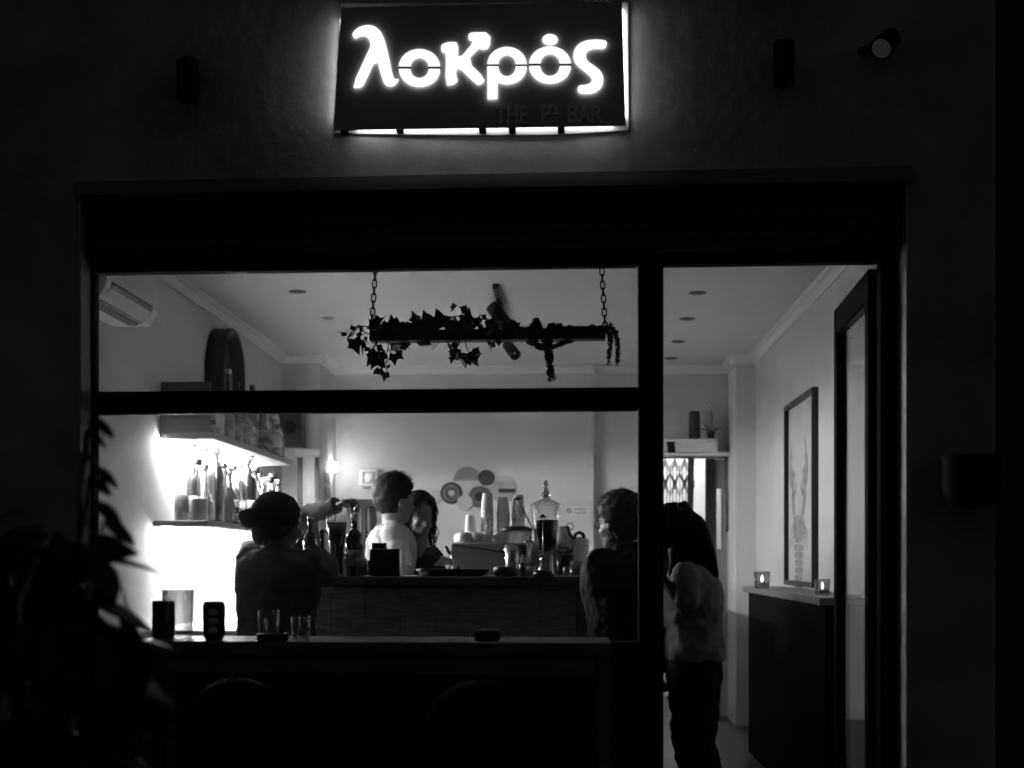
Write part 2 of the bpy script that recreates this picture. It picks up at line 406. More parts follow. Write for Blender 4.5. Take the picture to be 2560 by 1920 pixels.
for cx_, cy_, rx_, ix_ in ((711, 420, 127, 54), (1248, 406, 122, 52), (1512, 402, 129, 58)):
    for s_ in (-1, 1):
        xa_, xb_ = sorted((cx_ + s_ * ix_, cx_ + s_ * rx_)); curve_mesh('stencil_bridge', [[(xa_, cy_ - 7.6), (xb_, cy_ - 7.6), (xb_, cy_ + 4.6), (xa_, cy_ + 4.6)]], bridge_m, sg, .0095, sto)
letter('accent_dot', [arc(1512, 246, 47, 33, 0, 345)])
letter('letter', [smooth(sig, 1)])
def text_mesh(name, txt, m, parent, x0, x1, y0, y1, to, thick=.002, bold=.0):
    cu = bpy.data.curves.new(name, 'FONT'); cu.body = txt; cu.extrude = .5; cu.offset = bold; cu.resolution_u = 3
    ob = bpy.data.objects.new('tmp', cu); scene.collection.objects.link(ob); bpy.context.view_layer.update()
    me = bpy.data.meshes.new_from_object(ob.evaluated_get(bpy.context.evaluated_depsgraph_get()))
    bpy.data.objects.remove(ob); bpy.data.curves.remove(cu)
    xs = [q.co.x for q in me.vertices]; ys = [q.co.y for q in me.vertices]; og = parent_org(parent)
    for q in me.vertices:
        a = (q.co.x - min(xs)) / (max(xs) - min(xs)); c = (q.co.y - min(ys)) / (max(ys) - min(ys))
        q.co = to(x0 + (x1 - x0) * a, y1 + (y0 - y1) * c, (q.co.z + .5) * thick) - og
    me.materials.clear(); me.materials.append(m)
    for p in me.polygons: p.material_index = 0
    o = bpy.data.objects.new(name, me); scene.collection.objects.link(o); o.parent = parent; ORG[o.name] = og
    return o
grey_print = mat('grey_lettering', .95, .8)
text_mesh('lettering', 'THE', grey_print, sg, 1176, 1375, 650, 760, sto, .003, .02)
text_mesh('lettering', 'P²', grey_print, sg, 1458, 1560, 645, 755, sto, .003, .02)
text_mesh('lettering', 'BAR', grey_print, sg, 1622, 1836, 645, 755, sto, .003, .02)
# standing behind the panel: pale tray on the wall, spacers and LED strips
def behind(cx, cy, y): return P(760 + cx / 2.458, cy / 2.458, y)
tray = [behind(225, 20, 5.04), behind(190, 818, 5.04), behind(700, 826, 5.04), behind(1100, 829, 5.04), behind(1560, 826, 5.04), behind(1995, 800, 5.04), behind(1990, 15, 5.04)]
MB().prism(tray, (0, .008, 0)).build('backing_tray', mat('tray_white', .7, .6), sg)
led = emis('sign_led', BACKLIT)
def strip(p, q, r=.006): return MB().cyl(p, q, r, r, 6)
strip(behind(330, 792, 5.03), behind(1900, 764, 5.03)).build('led_strip', led, sg)
strip(behind(232, 120, 5.03), behind(206, 740, 5.03)).build('led_strip', led, sg)
strip(behind(1952, 60, 5.03), behind(1968, 720, 5.03)).build('led_strip', led, sg)
for cx in (230, 575, 1090, 1275, 1580):
    p = behind(cx, 790 if cx < 400 else 782, 4.95)
    MB().box(p.x - .012, p.x + .012, 4.93, 5.04, p.z + .005, p.z + .03).build('spacer', black_metal, sg)

# ------------------------------------------------------------------ wall lamps and other wall things on the facade
def wall_lamp(u0, u1, v0, v1, label):
    p = P((u0 + u1) / 2, v1, YW - .06); r = (X(u1, YW) - X(u0, YW)) / 2; h = Z(u0, v0, YW) - Z(u0, v1, YW)
    t = thing('wall_lamp', (p.x, YW, p.z), label, 'wall lamp', 'unlit wall lamps beside the sign')
    MB().lathe([(r * .8, 0), (r, .006), (r, h - .006), (r * .8, h)], (p.x, YW - .07, p.z), 20).build('shade', mat('lamp_black', .012, .9, spec=.1), t)
    MB().box(p.x - .012, p.x + .012, YW - .03, YW, p.z + h * .35, p.z + h * .65).build('bracket', black_metal, t)
wall_lamp(444, 500, 152, 256, 'unlit black cylinder wall lamp left of the glowing sign')
wall_lamp(1932, 1984, 108, 218, 'unlit black cylinder wall lamp right of the glowing sign')
p = P(2212, 112, YW - .09)
t = thing('flood_light', (p.x, YW, p.z), 'small dim floodlight on a bracket at the top right of the wall', 'floodlight')
q = V((-.5, -.6, -.62)).normalized().to_track_quat('Z', 'Y').to_matrix()
MB().lathe([(.02, -.07), (.034, -.06), (.04, .02), (.042, .03)], p, 14, q).build('housing', black_metal, t)
MB().lathe([(.034, .0305), (.02, .034)], p, 14, q).build('lens', emis('dim_lens', .014), t)
MB().tube([p + V((0, .02, 0)), p + V((-.02, .05, .01)), (p.x - .07, YW, p.z + .01)], .012).build('bracket', black_metal, t)
p0 = P(2418, 1200, YW - .05)
t = thing('wall_planter', (p0.x, YW, p0.z - .1), 'dark rounded wall pot on the pier right of the door', 'wall pot')
MB().lathe([(.03, -.1), (.08, -.085), (.1, -.02), (.095, .06), (.1, .08), (.085, .08), (.08, .05)], (p0.x, YW - .1, p0.z), 20).build('pot', mat('lamp_black', .012, .9, spec=.1), t)
MB().box(p0.x - .02, p0.x + .02, YW - .02, YW, p0.z - .03, p0.z + .06).build('bracket', black_metal, t)

# ================================================================== INSIDE: ceiling and walls
def downlight(u, v, label, rim=white_matt):
    dd = 1.48 * F / (PV - v); y = dd * (math.cos(PHI) + (u - PU) / F * math.sin(PHI)); c = V((X(u, y), y, CEIL))
    t = thing('downlight', c, label, 'downlight', 'unlit recessed ceiling spots')
    MB().lathe([(.047, -.001), (.05, -.004), (.042, -.006), (.041, -.003)], c, 24).build('rim', rim, t)
    MB().lathe([(.04, -.0035), (.02, -.002), (.0, -.0018)], c, 24).build('bulb', black_plastic, t)
for i, (u, v) in enumerate(((1744, 731), (1718, 796), (1696, 853), (1678, 895))):
    downlight(u, v, ['nearest', 'second', 'third', 'farthest'][i] + ' dark round ceiling spot in the row seen through the doorway', dark_steel)
downlight(744, 728, 'dark round ceiling spot nearest the window on the left side', dark_steel)
downlight(820, 796, 'ceiling spot with a bright rim left of the hanging planter', trim_white)
# air conditioner on the left wall
ya0, ya1 = 5.62, YX(398, -1.85); zb = 2.26
t = thing('air_conditioner', (XL, ya0, zb), 'white wall air conditioner high on the left wall near the window', 'air conditioner')
prof = [(XL, zb + .3), (XL + .17, zb + .3), (XL + .205, zb + .25), (XL + .205, zb + .06), (XL + .17, zb), (XL, zb)]
MB().loft([[V((x, y, z)) for x, z in prof] for y in (ya0, ya1)], smooth=False).build('casing', white_matt, t)
MB().loft([[V((x, y, z)) for x, z in ((XL + .208, zb + .075), (XL + .211, zb + .062), (XL + .14, zb - .012), (XL + .1, zb - .012), (XL + .1, zb - .004), (XL + .165, zb - .003))] for y in (ya0 + .06, ya1 - .1)], smooth=False).build('louvre', black_plastic, t)
# round deep-framed mirror on the left wall
yc = 8.22; zc = 2.28; Mr = MX.Translation((XL, yc, zc)) @ MX.Rotation(R(90), 4, 'Y')
t = thing('round_clock', (XL, yc, zc - .27), 'round wall clock box with a deep dark rim above the bottle shelf', 'clock')
MB().lathe([(.255, 0), (.275, .005), (.275, .11), (.262, .115), (.25, .11), (.248, .04)], (0, 0, 0), 40, Mr).build('frame', mat('mirror_frame', .03, .5), t)
MB().lathe([(.248, .036), (.15, .037), (.0, .038)], (0, 0, 0), 40, Mr).build('glass', mat('mirror_silver', .8, .5), t)
MB().lathe([(.13, .04), (.12, .045), (.0, .046)], (0, 0, .0), 30, Mr @ MX.Translation((.05, 0, 0))).build('dial', mat('mirror_dark', .03, .3), t)
# ------------------------------------------------------------------ bottle shelves
ysh0, ysh1 = YX(400, XL), 9.12; xsf = X(535, ysh0)
zu = Z(400, 1098, ysh0)
up = thing('bottle_shelf', (XL, ysh0, zu), 'upper bottle shelf with a glowing underside on the left wall', 'shelf')
MB().bbox(XL, xsf, ysh0, ysh1, zu, zu + .035).build('board', mat('shelf_board', .16, .5), up)
MB().box(XL + .003, xsf - .02, ysh0 + .004, ysh0 + .022, zu + .0355, zu + .29).build('end_panel', mat('panel_dark', .06, .6), up)
MB().box(XL + .012, XL + .037, ysh0 + .02, ysh1 - .03, zu - .031, zu - .001).build('led_strip', emis('led_up', LED_UP), up)
zl = Z(400, 1303, ysh0)
lo = thing('bottle_shelf', (XL, 6.95, zl), 'lower bottle shelf with dazzling light below it on the left wall', 'shelf')
ylo0 = 6.95
MB().bbox(XL, xsf, ylo0, ysh1, zl - .03, zl).build('board', mat('shelf_board2', .12, .5), lo)
MB().box(XL + .04, XL + .075, ylo0 + .02, ysh1 - .03, zl - .043, zl - .031).build('led_strip', emis('led_low', LED_LOW), lo)
# back counter below the shelves
t = thing('back_counter', (XL, 6.6, 0), 'pale work counter against the left wall under the bottle shelves', 'counter')
MB().bbox(XL, XL + .5, 6.75, 9.6, .82, .86).build('worktop', white_matt, t)
MB().box(XL + .002, XL + .46, 6.78, 9.58, 0, .819).build('cabinet', white_matt, t)
hg = None
for i in range(9):
    y = 7.1 + i * .2; loc = V((XL + .2, y, zl - .031))
    t = thing('wine_glass', loc, ['nearest', 'second', 'third', 'fourth', 'fifth', 'sixth', 'seventh', 'eighth', 'farthest'][i] + ' stemmed glass hanging under the lower lit shelf', 'glass', 'glasses hanging under the lower shelf')
    if hg is None: hg = MB().lathe([(.03, -.001), (.03, -.004), (.005, -.01), (.004, -.07), (.02, -.085), (.034, -.11), (.035, -.14), (.03, -.165), (.029, -.165), (.033, -.14), (.032, -.112), (.018, -.09), (0, -.085)], loc, 18).build('bowl', thin_glass('stem_glass', .9, .3, .03, .8), t)
    else: share(hg, 'bowl', t, (0, 0, 0))
KINDS = {
 'wine': [(.0, 0), (.035, 0), (.038, .006), (.038, .19), (.032, .215), (.016, .24), (.0135, .25), (.0135, .3), (.0155, .302), (.0155, .312), (.0, .312)],
 'spirit': [(.0, 0), (.04, 0), (.043, .006), (.043, .17), (.036, .195), (.016, .215), (.014, .225), (.014, .255), (.018, .257), (.018, .285), (.0, .286)],
 'round': [(.0, 0), (.04, 0), (.05, .02), (.052, .08), (.042, .13), (.018, .17), (.014, .18), (.014, .25), (.019, .252), (.019, .28), (.0, .281)],
 'slim': [(.0, 0), (.03, 0), (.032, .006), (.03, .2), (.02, .25), (.0125, .27), (.0125, .33), (.015, .332), (.015, .355), (.0, .356)],
 'squat': [(.0, 0), (.05, 0), (.054, .008), (.054, .11), (.045, .14), (.02, .155), (.018, .2), (.024, .202), (.024, .235), (.0, .236)]}
NM = ['dark glass', 'clear glass', 'amber glass', 'smoked glass']
GM = [dark_glass, glass_clear, mid_glass, glass_dim]
ORD = ['nearest', 'second', 'third', 'fourth', 'fifth', 'sixth', 'seventh', 'eighth', 'ninth', 'tenth', 'eleventh', 'twelfth', 'thirteenth', 'fourteenth', 'fifteenth', 'sixteenth', 'seventeenth', 'eighteenth', 'nineteenth', 'twentieth']
def bottle(loc, kind, g, s=1., label='', group=None, lab=True, pourer=False):
    t = thing('bottle', loc, label, 'bottle', group)
    pr = [(r * s, z * s) for r, z in KINDS[kind]]
    cut = next(i for i, (r, z) in enumerate(pr) if r > .0005 and z > pr[-1][1] - .045 * s)
    MB().lathe(pr[:cut + 1] + [(0, pr[cut][1] + .0005)], loc, 16).build('glass', GM[g], t)
    MB().lathe([(0, pr[cut][1] + .001)] + [(r * 1.03, z + .001) for r, z in pr[cut:]], loc, 12).build('cap', [white_matt, black_plastic, dark_steel, steel][(g + len(label)) % 4], t)
    if g in (1, 3):
        lv = random.uniform(.45, .9) * .17 * s
        MB().lathe([(0, .004)] + [(r * .93, max(z, .004)) for r, z in pr if z < lv] + [(pr[3][0] * .93, lv), (0, lv)], loc, 12).build('liquid', mat('liquor%d' % (g), .1 if g == 3 else .3, .1, trans=.4), t)
    if lab:
        rr = pr[2][0] + .0012
        MB().lathe([(rr, .045 * s), (rr, .12 * s)], loc, 16).build('paper_label', [label_pale, label_mid, label_mid][(g + len(label)) % 3], t)
    if pourer:
        zt = pr[-1][1]; MB().tube([V(loc) + V((0, 0, zt)), V(loc) + V((0, 0, zt + .02)), V(loc) + V((.012, 0, zt + .05))], .005).build('pourer', steel, t)
    return t
ks = list(KINDS)
rl = random.Random(3)
n_lo = 16
for i in range(n_lo):
    y = ylo0 + .12 + i * (ysh1 - ylo0 - .2) / (n_lo - 1)
    k = rl.choice(['wine', 'spirit', 'slim', 'round', 'wine']); g = [1, 1, 3, 0, 2, 0, 1, 3, 0, 1, 2, 1, 0, 3, 1, 0][i]
    bottle((xsf - .06 - rl.uniform(0, .03), y, zl), k, g, rl.uniform(1.08, 1.28), f'{ORD[i]} bottle from the window on the lower lit shelf, {NM[g]}', 'bottles on the lower lit shelf', lab=i not in (0, 1, 2, 4, 6, 9))
for i in range(9):
    y = ylo0 + .22 + i * (ysh1 - ylo0 - .35) / 8
    k = rl.choice(['wine', 'slim', 'round']); g = rl.choice([0, 2, 3, 1])
    bottle((XL + .085, y, zl), k, g, rl.uniform(1.05, 1.2), f'{ORD[i]} bottle from the window in the wall-side row of the lower shelf', 'bottles on the lower lit shelf')
n_up = 14
for i in range(n_up):
    y = ysh0 + .2 + i * (ysh1 - ysh0 - .28) / (n_up - 1)
    k = rl.choice(['wine', 'spirit', 'slim', 'round', 'squat']); g = [0, 2, 0, 0, 2, 0, 3, 0, 2, 0, 0, 1, 0, 2][i]
    bottle((xsf - .055 - rl.uniform(0, .04), y, zu + .0355), k, g, rl.uniform(.95, 1.12), f'{ORD[i]} bottle from the window on the upper shelf, {NM[g]}', 'bottles on the upper shelf')
# ------------------------------------------------------------------ things on the column at the far left
t = thing('wall_cabinet', (X(770, YCF - .05), YCF, .9), 'pale cabinet with a dark framed glass door behind the bottle shelf', 'cabinet')
cx0, cx1 = X(742, YCF - .12), X(797, YCF - .12); zc1 = Z(770, 1140, YCF - .12)
MB().box(cx0 - .01, cx1 + .012, YCF - .13, YCF - .002, zc1, zc1 + .05).build('top', white_matt, t)
MB().box(cx0, cx1, YCF - .1, YCF - .002, .86, zc1 - .001).build('body', white_matt, t)
MB().box(cx0 + .004, cx0 + .04, YCF - .12, YCF - .101, .88, zc1 - .01).build('stile', black_plastic, t)
MB().box(cx1 - .03, cx1 - .004, YCF - .12, YCF - .101, .88, zc1 - .01).build('stile', black_plastic, t)
MB().box(cx0 + .041, cx1 - .031, YCF - .11, YCF - .102, .88, zc1 - .01).build('pane', mat('frosted', .7, .4), t)
t = thing('speaker', (X(726, 10.0), 10.0, 2.0), 'black box loudspeaker above the pale cabinet behind the upper shelf', 'speaker')
sx0, sx1 = X(698, 10.), X(754, 10.)
MB().bbox(sx0, sx1, 9.98, YCF - .002, Z(726, 1115, 10), Z(726, 1000, 10)).build('case', black_plastic, t)
MB().lathe([(.045, 0), (.05, -.004), (.02, .01), (0, .012)], ((sx0 + sx1) / 2, 9.979, Z(726, 1070, 10)), 20, MX.Rotation(R(90), 4, 'X')).build('cone', mat('lamp_black', .012, .9, spec=.1), t)
# globe lamp in the corner
gp = P(833, 1168, 10.62)
t = thing('globe_lamp', gp, 'small lit globe lamp in the far left corner of the back wall', 'lamp')
MB().ell(gp, (.038, .038, .038), None, 20, 14).build('globe', emis('globe_glow', GLOBE), t)
MB().cyl(gp + V((0, .036, 0)), (gp.x, YB - .1, gp.z), .01).build('arm', steel, t)
# cards on the column's side
for i, v in enumerate((1195, 1232, 1268)):
    y = 10.45; z = Z(822, v, y)
    tag(MB().box(XCR, XCR + .004, y - .1, y + .12, z - .04, z + .04).build('wall_card', mat('card_print', .3, .6, noise=.6, scale=40), org=(XCR, y, z)),
        ['top', 'middle', 'bottom'][i] + ' of three small printed cards on the bright column beside the globe lamp', 'card', 'cards on the column')
# square fan box on the back wall
YBW = YB - .1
c = P(924, 1195, YBW); hw = .072
t = thing('wall_vent', (c.x, YBW, c.z - hw), 'white square wall vent with slots round a disc on the back wall', 'vent')
MB().bbox(c.x - hw, c.x + hw, YBW - .035, YBW, c.z - hw, c.z + hw, .012).build('casing', white_gloss, t)
for i in range(10):
    xx = c.x - .046 + i * .0102
    for z0, z1 in (((-.046), .046),) if i in (0, 1, 8, 9) else ((-.046, -.036), (.036, .046)):
        MB().box(xx - .0028, xx + .0028, YBW - .0366, YBW - .0352, c.z + z0, c.z + z1).build('slot', black_plastic, t)
MB().lathe([(.034, .0), (.036, .004), (.03, .008), (0, .009)], (c.x, YBW - .0352, c.z), 24, MX.Rotation(R(90), 4, 'X')).build('disc', white_gloss, t)
# dark rail and post behind the barman
t = thing('wall_rack', (X(912, 10.7), YBW, .9), 'dark wooden rack with one post behind the man in the white shirt', 'rack')
za, zb_ = Z(912, 1249, 10.7), Z(912, 1268, 10.7)
MB().box(X(858, 10.7), X(1010, 10.7), 10.62, YBW - .002, zb_, za).build('rail', dark_wood, t)
MB().box(X(906, 10.7), X(918, 10.7), 10.64, 10.70, .9, zb_ - .001).build('post', dark_wood, t)
# round discs wall art
art = thing('wall_art', (X(1180, YBW), YBW, Z(1180, 1280, YBW)), 'cluster of overlapping ribbed and plain round discs on the back wall', 'wall art')
MRX = MX.Rotation(R(90), 4, 'X')
pale_d = mat('disc_pale', .5, .8, noise=.1, scale=30); mid_d = mat('disc_straw', .36, .8, noise=.15, scale=30); dk_d = mat('disc_black', .015, .6); dk2 = mat('disc_charcoal', .05, .7)
def disc(u, v, rpx, th, m, y0=0., name='disc', parent=None):
    c_ = P(u, v, YBW); r = S(rpx, YBW)
    return MB().lathe([(r * .97, 0), (r, .002), (r, th - .002), (r * .97, th), (0, th)], (c_.x, YBW - y0, c_.z), 40, MRX, smooth=False).build(name, m, parent or art)
def ringp(u, v, r0, r1, th, m, y0, parent):
    c_ = P(u, v, YBW); a, b_ = S(r0, YBW), S(r1, YBW)
    return MB().lathe([(a, 0), (b_, 0), (b_, th), (a, th), (a, 0)], (c_.x, YBW - y0, c_.z), 40, MRX, smooth=False).build('ring', m, parent)
def half_disc(u, v, rpx, th, m, y0, a0, a1, name):
    c_ = P(u, v, YBW); r = S(rpx, YBW)
    pts = [V((c_.x + r * math.cos(R(a0 + (a1 - a0) * i / 30)), YBW - y0, c_.z + r * math.sin(R(a0 + (a1 - a0) * i / 30)))) for i in range(31)]
    return MB().prism(pts, (0, -th, 0)).build(name, m, art)
half_disc(1168.5, 1202, 35.6, .012, mid_d, .001, 0, 180, 'ribbed_half')
half_disc(1168.5, 1202.4, 35.6, .009, pale_d, .001, 180, 360, 'plain_half')
cc = P(1168.5, 1201.5, YBW); rr = S(35, YBW)
rb = MB()
for i in range(-15, 16):
    xx = i / 15.5 * rr; hh = math.sqrt(max(rr * rr - xx * xx, 0))
    if hh > .012: rb.cyl((cc.x + xx, YBW - .0135, cc.z + .002), (cc.x + xx, YBW - .0135, cc.z + hh - .003), .0022, .0022, 6)
tag(rb.build('ribs', mat('rib_grey', .24, .8), art), kind='stuff')
disc(1257.4, 1223.7, 33, .014, mid_d, .001)
half_disc(1257.4, 1223.7, 32, .004, pale_d, .0155, 40, 140, 'plain_cap')
c_ = P(1268, 1227, YBW); MB().bbox(c_.x - S(21, YBW), c_.x + S(20, YBW), YBW - .021, YBW - .0155, c_.z - S(5, YBW), c_.z + S(5, YBW), .002).build('bar', dk_d, art)
d6 = disc(1198.7, 1242.3, 27.8, .022, mid_d, .001); disc(1198.7, 1242.3, 10.8, .004, dk_d, .0235, 'centre', d6)
for k in range(5): ringp(1198.7, 1242.3, 13 + k * 3, 14.4 + k * 3, .003, mat('rib_grey', .24, .8), .0232, d6)
disc(1215.7, 1194.4, 19.8, .03, dk_d, .001)
d3 = disc(1129, 1233, 27.8, .018, dk2, .001); disc(1129, 1233, 20.6, .005, mid_d, .0195, 'face', d3); disc(1129, 1233, 7.7, .004, pale_d, .025, 'centre', d3)
for k in range(4): ringp(1129, 1233, 9.5 + k * 2.8, 10.6 + k * 2.8, .003, mat('rib_grey', .24, .8), .0247, d3)
disc(1088.6, 1241.3, 17.5, .016, pale_d, .001); disc(1162.6, 1257, 19.6, .03, pale_d, .001)
# no smoking plate
t = thing('no_smoking_sign', (X(1443, YBW), YBW, Z(1443, 1288, YBW)), 'small white no smoking notice on the back wall beside the glass dispenser', 'notice')
a = P(1413, 1267, YBW); b_ = P(1472, 1288, YBW)
MB().box(a.x, b_.x, YBW - .003, YBW, b_.z, a.z).build('plate', mat('plate_white', .72, .5), t)
def pto(x, y, z): q = P(x, y, YBW); return V((q.x, YBW - .0032 - z, q.z))
ink = mat('ink', .04, .6)
text_mesh('lettering', 'ΑΠΑΓΟΡΕΥΕΤΑΙ', ink, t, 1433, 1468, 1270, 1276, pto, .0008, .01)
text_mesh('lettering', 'ΤΟ ΚΑΠΝΙΣΜΑ', ink, t, 1435, 1467, 1279, 1285, pto, .0008, .01)
curve_mesh('symbol', [arc(1422, 1277, 7, 7, 0, 350), arc(1422, 1277, 5.4, 5.4, 0, 350)], ink, t, .0008, pto)
curve_mesh('symbol', [[(1417.4, 1273.2), (1418.6, 1272.2), (1426.6, 1280.8), (1425.4, 1281.8)]], ink, t, .0012, pto)
curve_mesh('symbol', [[(1417.5, 1277.5), (1421, 1277.5), (1421, 1279), (1417.5, 1279)]], ink, t, .0008, pto)
curve_mesh('symbol', [[(1423.6, 1275.6), (1426.4, 1275.6), (1426.4, 1277), (1424.8, 1277)]], ink, t, .0008, pto)

# ------------------------------------------------------------------ doorway at the back right
t = thing('door_shelf', (X(1728, YB - .2), YB, Z(1728, 1138, YB - .2)), 'white box shelf over the curtained doorway in the back wall', 'shelf')
ys = YB - .22
MB().bbox(X(1655, ys), X(1830, ys) - .0, ys + .02, YB - .001, Z(1700, 1139, ys), Z(1700, 1131, ys)).build('ledge', white_matt, t)
bx0, bx1 = X(1661, ys), X(1794, ys); z0_, z1_ = Z(1728, 1130.5, ys), Z(1728, 1097, ys)
MB().box(bx0, bx1, ys, YB - .001, z1_ - .018, z1_).build('top_board', white_matt, t)
MB().box(bx0, bx1, YB - .03, YB - .001, z0_, z1_ - .019).build('back_board', white_matt, t)
MB().box(bx0, bx0 + .018, ys, YB - .031, z0_, z1_ - .019).build('side_board', white_matt, t)
MB().box(bx0 + .08, bx1, ys + .015, ys + .03, z0_, z1_ - .019).build('front_board', white_matt, t)
c = P(1736, 1097, ys + .08); r = S(14, ys)
hh = S(71, ys)
tag(MB().lathe([(0, 0), (r * .96, 0), (r, .006), (r, hh - .02), (r * .9, hh - .004), (r * .6, hh), (0, hh)], (c.x, c.y, z1_ + .0005), 20).build('vase', mat('vase_black', .025, .5, noise=.3, scale=20), org=(c.x, c.y, z1_)), 'tall dark cylinder vase on the white shelf over the doorway', 'vase')
c = P(1778, 1097, ys + .09); c.z = z1_ + .0005
t = thing('orchid', c, 'potted orchid with one white flower on the shelf over the doorway', 'plant')
MB().lathe([(0, 0), (.022, 0), (.027, .055), (.03, .06), (.026, .06), (0, .052)], c, 16).build('pot', mat('pot_dark', .03, .4), t)
lf = lambda a, b_, w: [V(a), V(a).lerp(V(b_), .4) + V((0, -w, w * .6)), V(b_), V(a).lerp(V(b_), .4) + V((0, w, w * .3))]
top = c + V((0, 0, .06))
for dx, dz in ((.085, .028), (-.08, .02), (-.055, .055), (.03, .05), (.05, .01)):
    e = top + V((dx, -.01, dz)); MB().prism(lf(top, e, .014), (0, 0, .003)).build('leaf', leaf_m, t)
st = [top, top + V((.004, 0, .06)), top + V((.008, 0, .12)), top + V((-.004, 0, .165)), top + V((-.02, -.01, .185))]
MB().tube(st, .0028).build('stem', leaf_m, t)
fc = P(1771, 1019, c.y)
for k in range(5):
    a = 2 * math.pi * k / 5 + .3
    MB().ell(fc + V((.012 * math.cos(a), -.004, .015 * math.sin(a))), (.011, .004, .013)).build('petal', white_matt, t)
# macrame curtain
yc_ = YB - .06
cu = thing('macrame_curtain', (X(1692, yc_), yc_, Z(1692, 1140, yc_)), 'knotted macrame curtain hanging in the bright back doorway', 'curtain')
cord = mat('macrame_cord', .1, .9)
MB().cyl(P(1640, 1144, yc_), P(1826, 1144, yc_), .008).build('rod', dark_wood, cu)
mc = MB(); rc = random.Random(5)
def cordline(pts, r=.0035): mc.tube([P(u, v, yc_ + rc.uniform(-.006, .006)) for u, v in pts], r, 5)
for k in range(4):
    u0 = 1640 + k * 24
    for off in (0, 5, 10, 15):
        cordline([(u0 - 2, 1146 + off), (u0 + 11, 1168 + off), (u0 + 24, 1146 + off)])
        cordline([(u0 - 2, 1205 + off * .8), (u0 + 11, 1180 + off * .6), (u0 + 24, 1205 + off * .8)])
    for off in (0, 5, 10):
        cordline([(u0 - 2, 1206 + off), (u0 + 11, 1232 + off), (u0 + 24, 1206 + off)])
    for uu in (u0 + 3, u0 + 11, u0 + 18):
        cordline([(uu, 1165), (uu + 1, 1230)], .0028)
        if k != 0 or uu > u0 + 14: cordline([(uu, 1228), (uu + rc.uniform(-1, 1), 1330), (uu + rc.uniform(-2, 2), 1480)], .003)
tag(mc.build('knotted_cords', cord, cu), kind='stuff')
gf = MB()
for i in range(16):
    u0 = 1722 + (i % 8) * 1.6; gf.tube([P(u0, 1146, yc_ + .012 * (i // 8)), P(u0 - 1 + rc.uniform(-2, 2), 1300, yc_ + .02), P(u0 - 12 + rc.uniform(-2, 2), 1560, yc_ + .02)], .006, 5)
tag(gf.build('gathered_cords', mat('cord_dark', .06, .9), cu), kind='stuff')
ed = MB()
for i in range(6):
    ed.tube([P(1812 + i * 3, 1146, yc_), P(1812 + i * 3 + rc.uniform(-2, 2), 1210, yc_), P(1818 + rc.uniform(-3, 3), 1330, yc_)], .004, 5)
tag(ed.build('side_cords', cord, cu), kind='stuff')
# inner door seen edge-on and grey leaf
t = thing('inner_door', (X(1775, YB + .1), YB + .1, 0), 'grey inner door standing ajar in the back doorway', 'door')
MB().box(X(1764, YB + .12), X(1786, YB + .12), YB + .1, YB + .16, 0, door_t - .02).build('edge_post', dark_wood, t)
gm = mat('inner_door_grey', .3, .6)
zs0, zs1 = Z(1797, 1372, YB + .14), Z(1797, 1222, YB + .14)
xg0, xg1, xs0, xs1 = X(1786.5, YB + .14), X(1835, YB + .14), X(1791, YB + .14), X(1803, YB + .14)
MB().box(xg0, xg1, YB + .12, YB + .155, 0, zs0).build('lower_leaf', gm, t); MB().box(xg0, xg1, YB + .12, YB + .155, zs1, door_t - .02).build('upper_leaf', gm, t)
MB().box(xg0, xs0, YB + .12, YB + .155, zs0 + .001, zs1 - .001).build('stile', gm, t); MB().box(xs1, xg1, YB + .12, YB + .155, zs0 + .001, zs1 - .001).build('stile', gm, t)
MB().box(xs0, xs1, YB + .135, YB + .14, zs0 + .001, zs1 - .001).build('pane', glass_clear, t)
# ------------------------------------------------------------------ picture on the right wall
yp0, yp1 = YX(2032, XR - .03), YX(1961, XR - .03); zp1 = 2.14; zp0 = 1.05
t = thing('framed_picture', (XR, (yp0 + yp1) / 2, zp0), 'tall black framed drawing of a clawed sea creature on the right wall', 'picture')
fw = .028
MB().box(XR - .035, XR, yp0, yp1, zp1 - fw, zp1).build('frame_bar', black_plastic, t); MB().box(XR - .035, XR, yp0, yp1, zp0, zp0 + fw).build('frame_bar', black_plastic, t)
MB().box(XR - .034, XR, yp0, yp0 + fw, zp0 + fw, zp1 - fw).build('frame_bar', black_plastic, t); MB().box(XR - .034, XR, yp1 - fw, yp1, zp0 + fw, zp1 - fw).build('frame_bar', black_plastic, t)
MB().box(XR - .008, XR - .002, yp0 + fw, yp1 - fw, zp0 + fw, zp1 - fw).build('paper', mat('picture_paper', .48, .7, noise=.12, scale=5), t)
xp = XR - .0088
def pic(u, v): y_ = YX(u, xp); return V((xp, y_, Z(u, v, y_)))
lob = MB()
def shape(pts, it=2): lob.prism([pic(u, v) for u, v in smooth(pts, it)], (-.0006, 0, 0))
shape([(1981, 1098), (1976, 1140), (1973, 1180), (1975, 1215), (1982, 1228), (1986, 1205), (1990, 1170), (1985, 1185), (1980, 1175), (1980, 1140)])      # far claw
shape([(1990, 1196), (1986, 1215), (1984, 1232), (1987, 1245), (1991, 1222)])
shape([(1978, 1222), (1984, 1222), (1987, 1262), (1990, 1300), (1984, 1303), (1980, 1262)])
shape([(2011, 1078), (2016, 1118), (2021, 1162), (2019, 1205), (2012, 1222), (2007, 1205), (2006, 1172), (2012, 1165), (2014, 1150)])      # near claw
shape([(2002, 1198), (2006, 1215), (2011, 1230), (2006, 1244), (2001, 1222)])
shape([(2009, 1218), (2015, 1218), (2013, 1258), (2007, 1296), (2001, 1294), (2006, 1256)])
shape([(1985, 1298), (1996, 1285), (2008, 1292), (2012, 1322), (2008, 1352), (1996, 1362), (1985, 1346), (1982, 1320)])
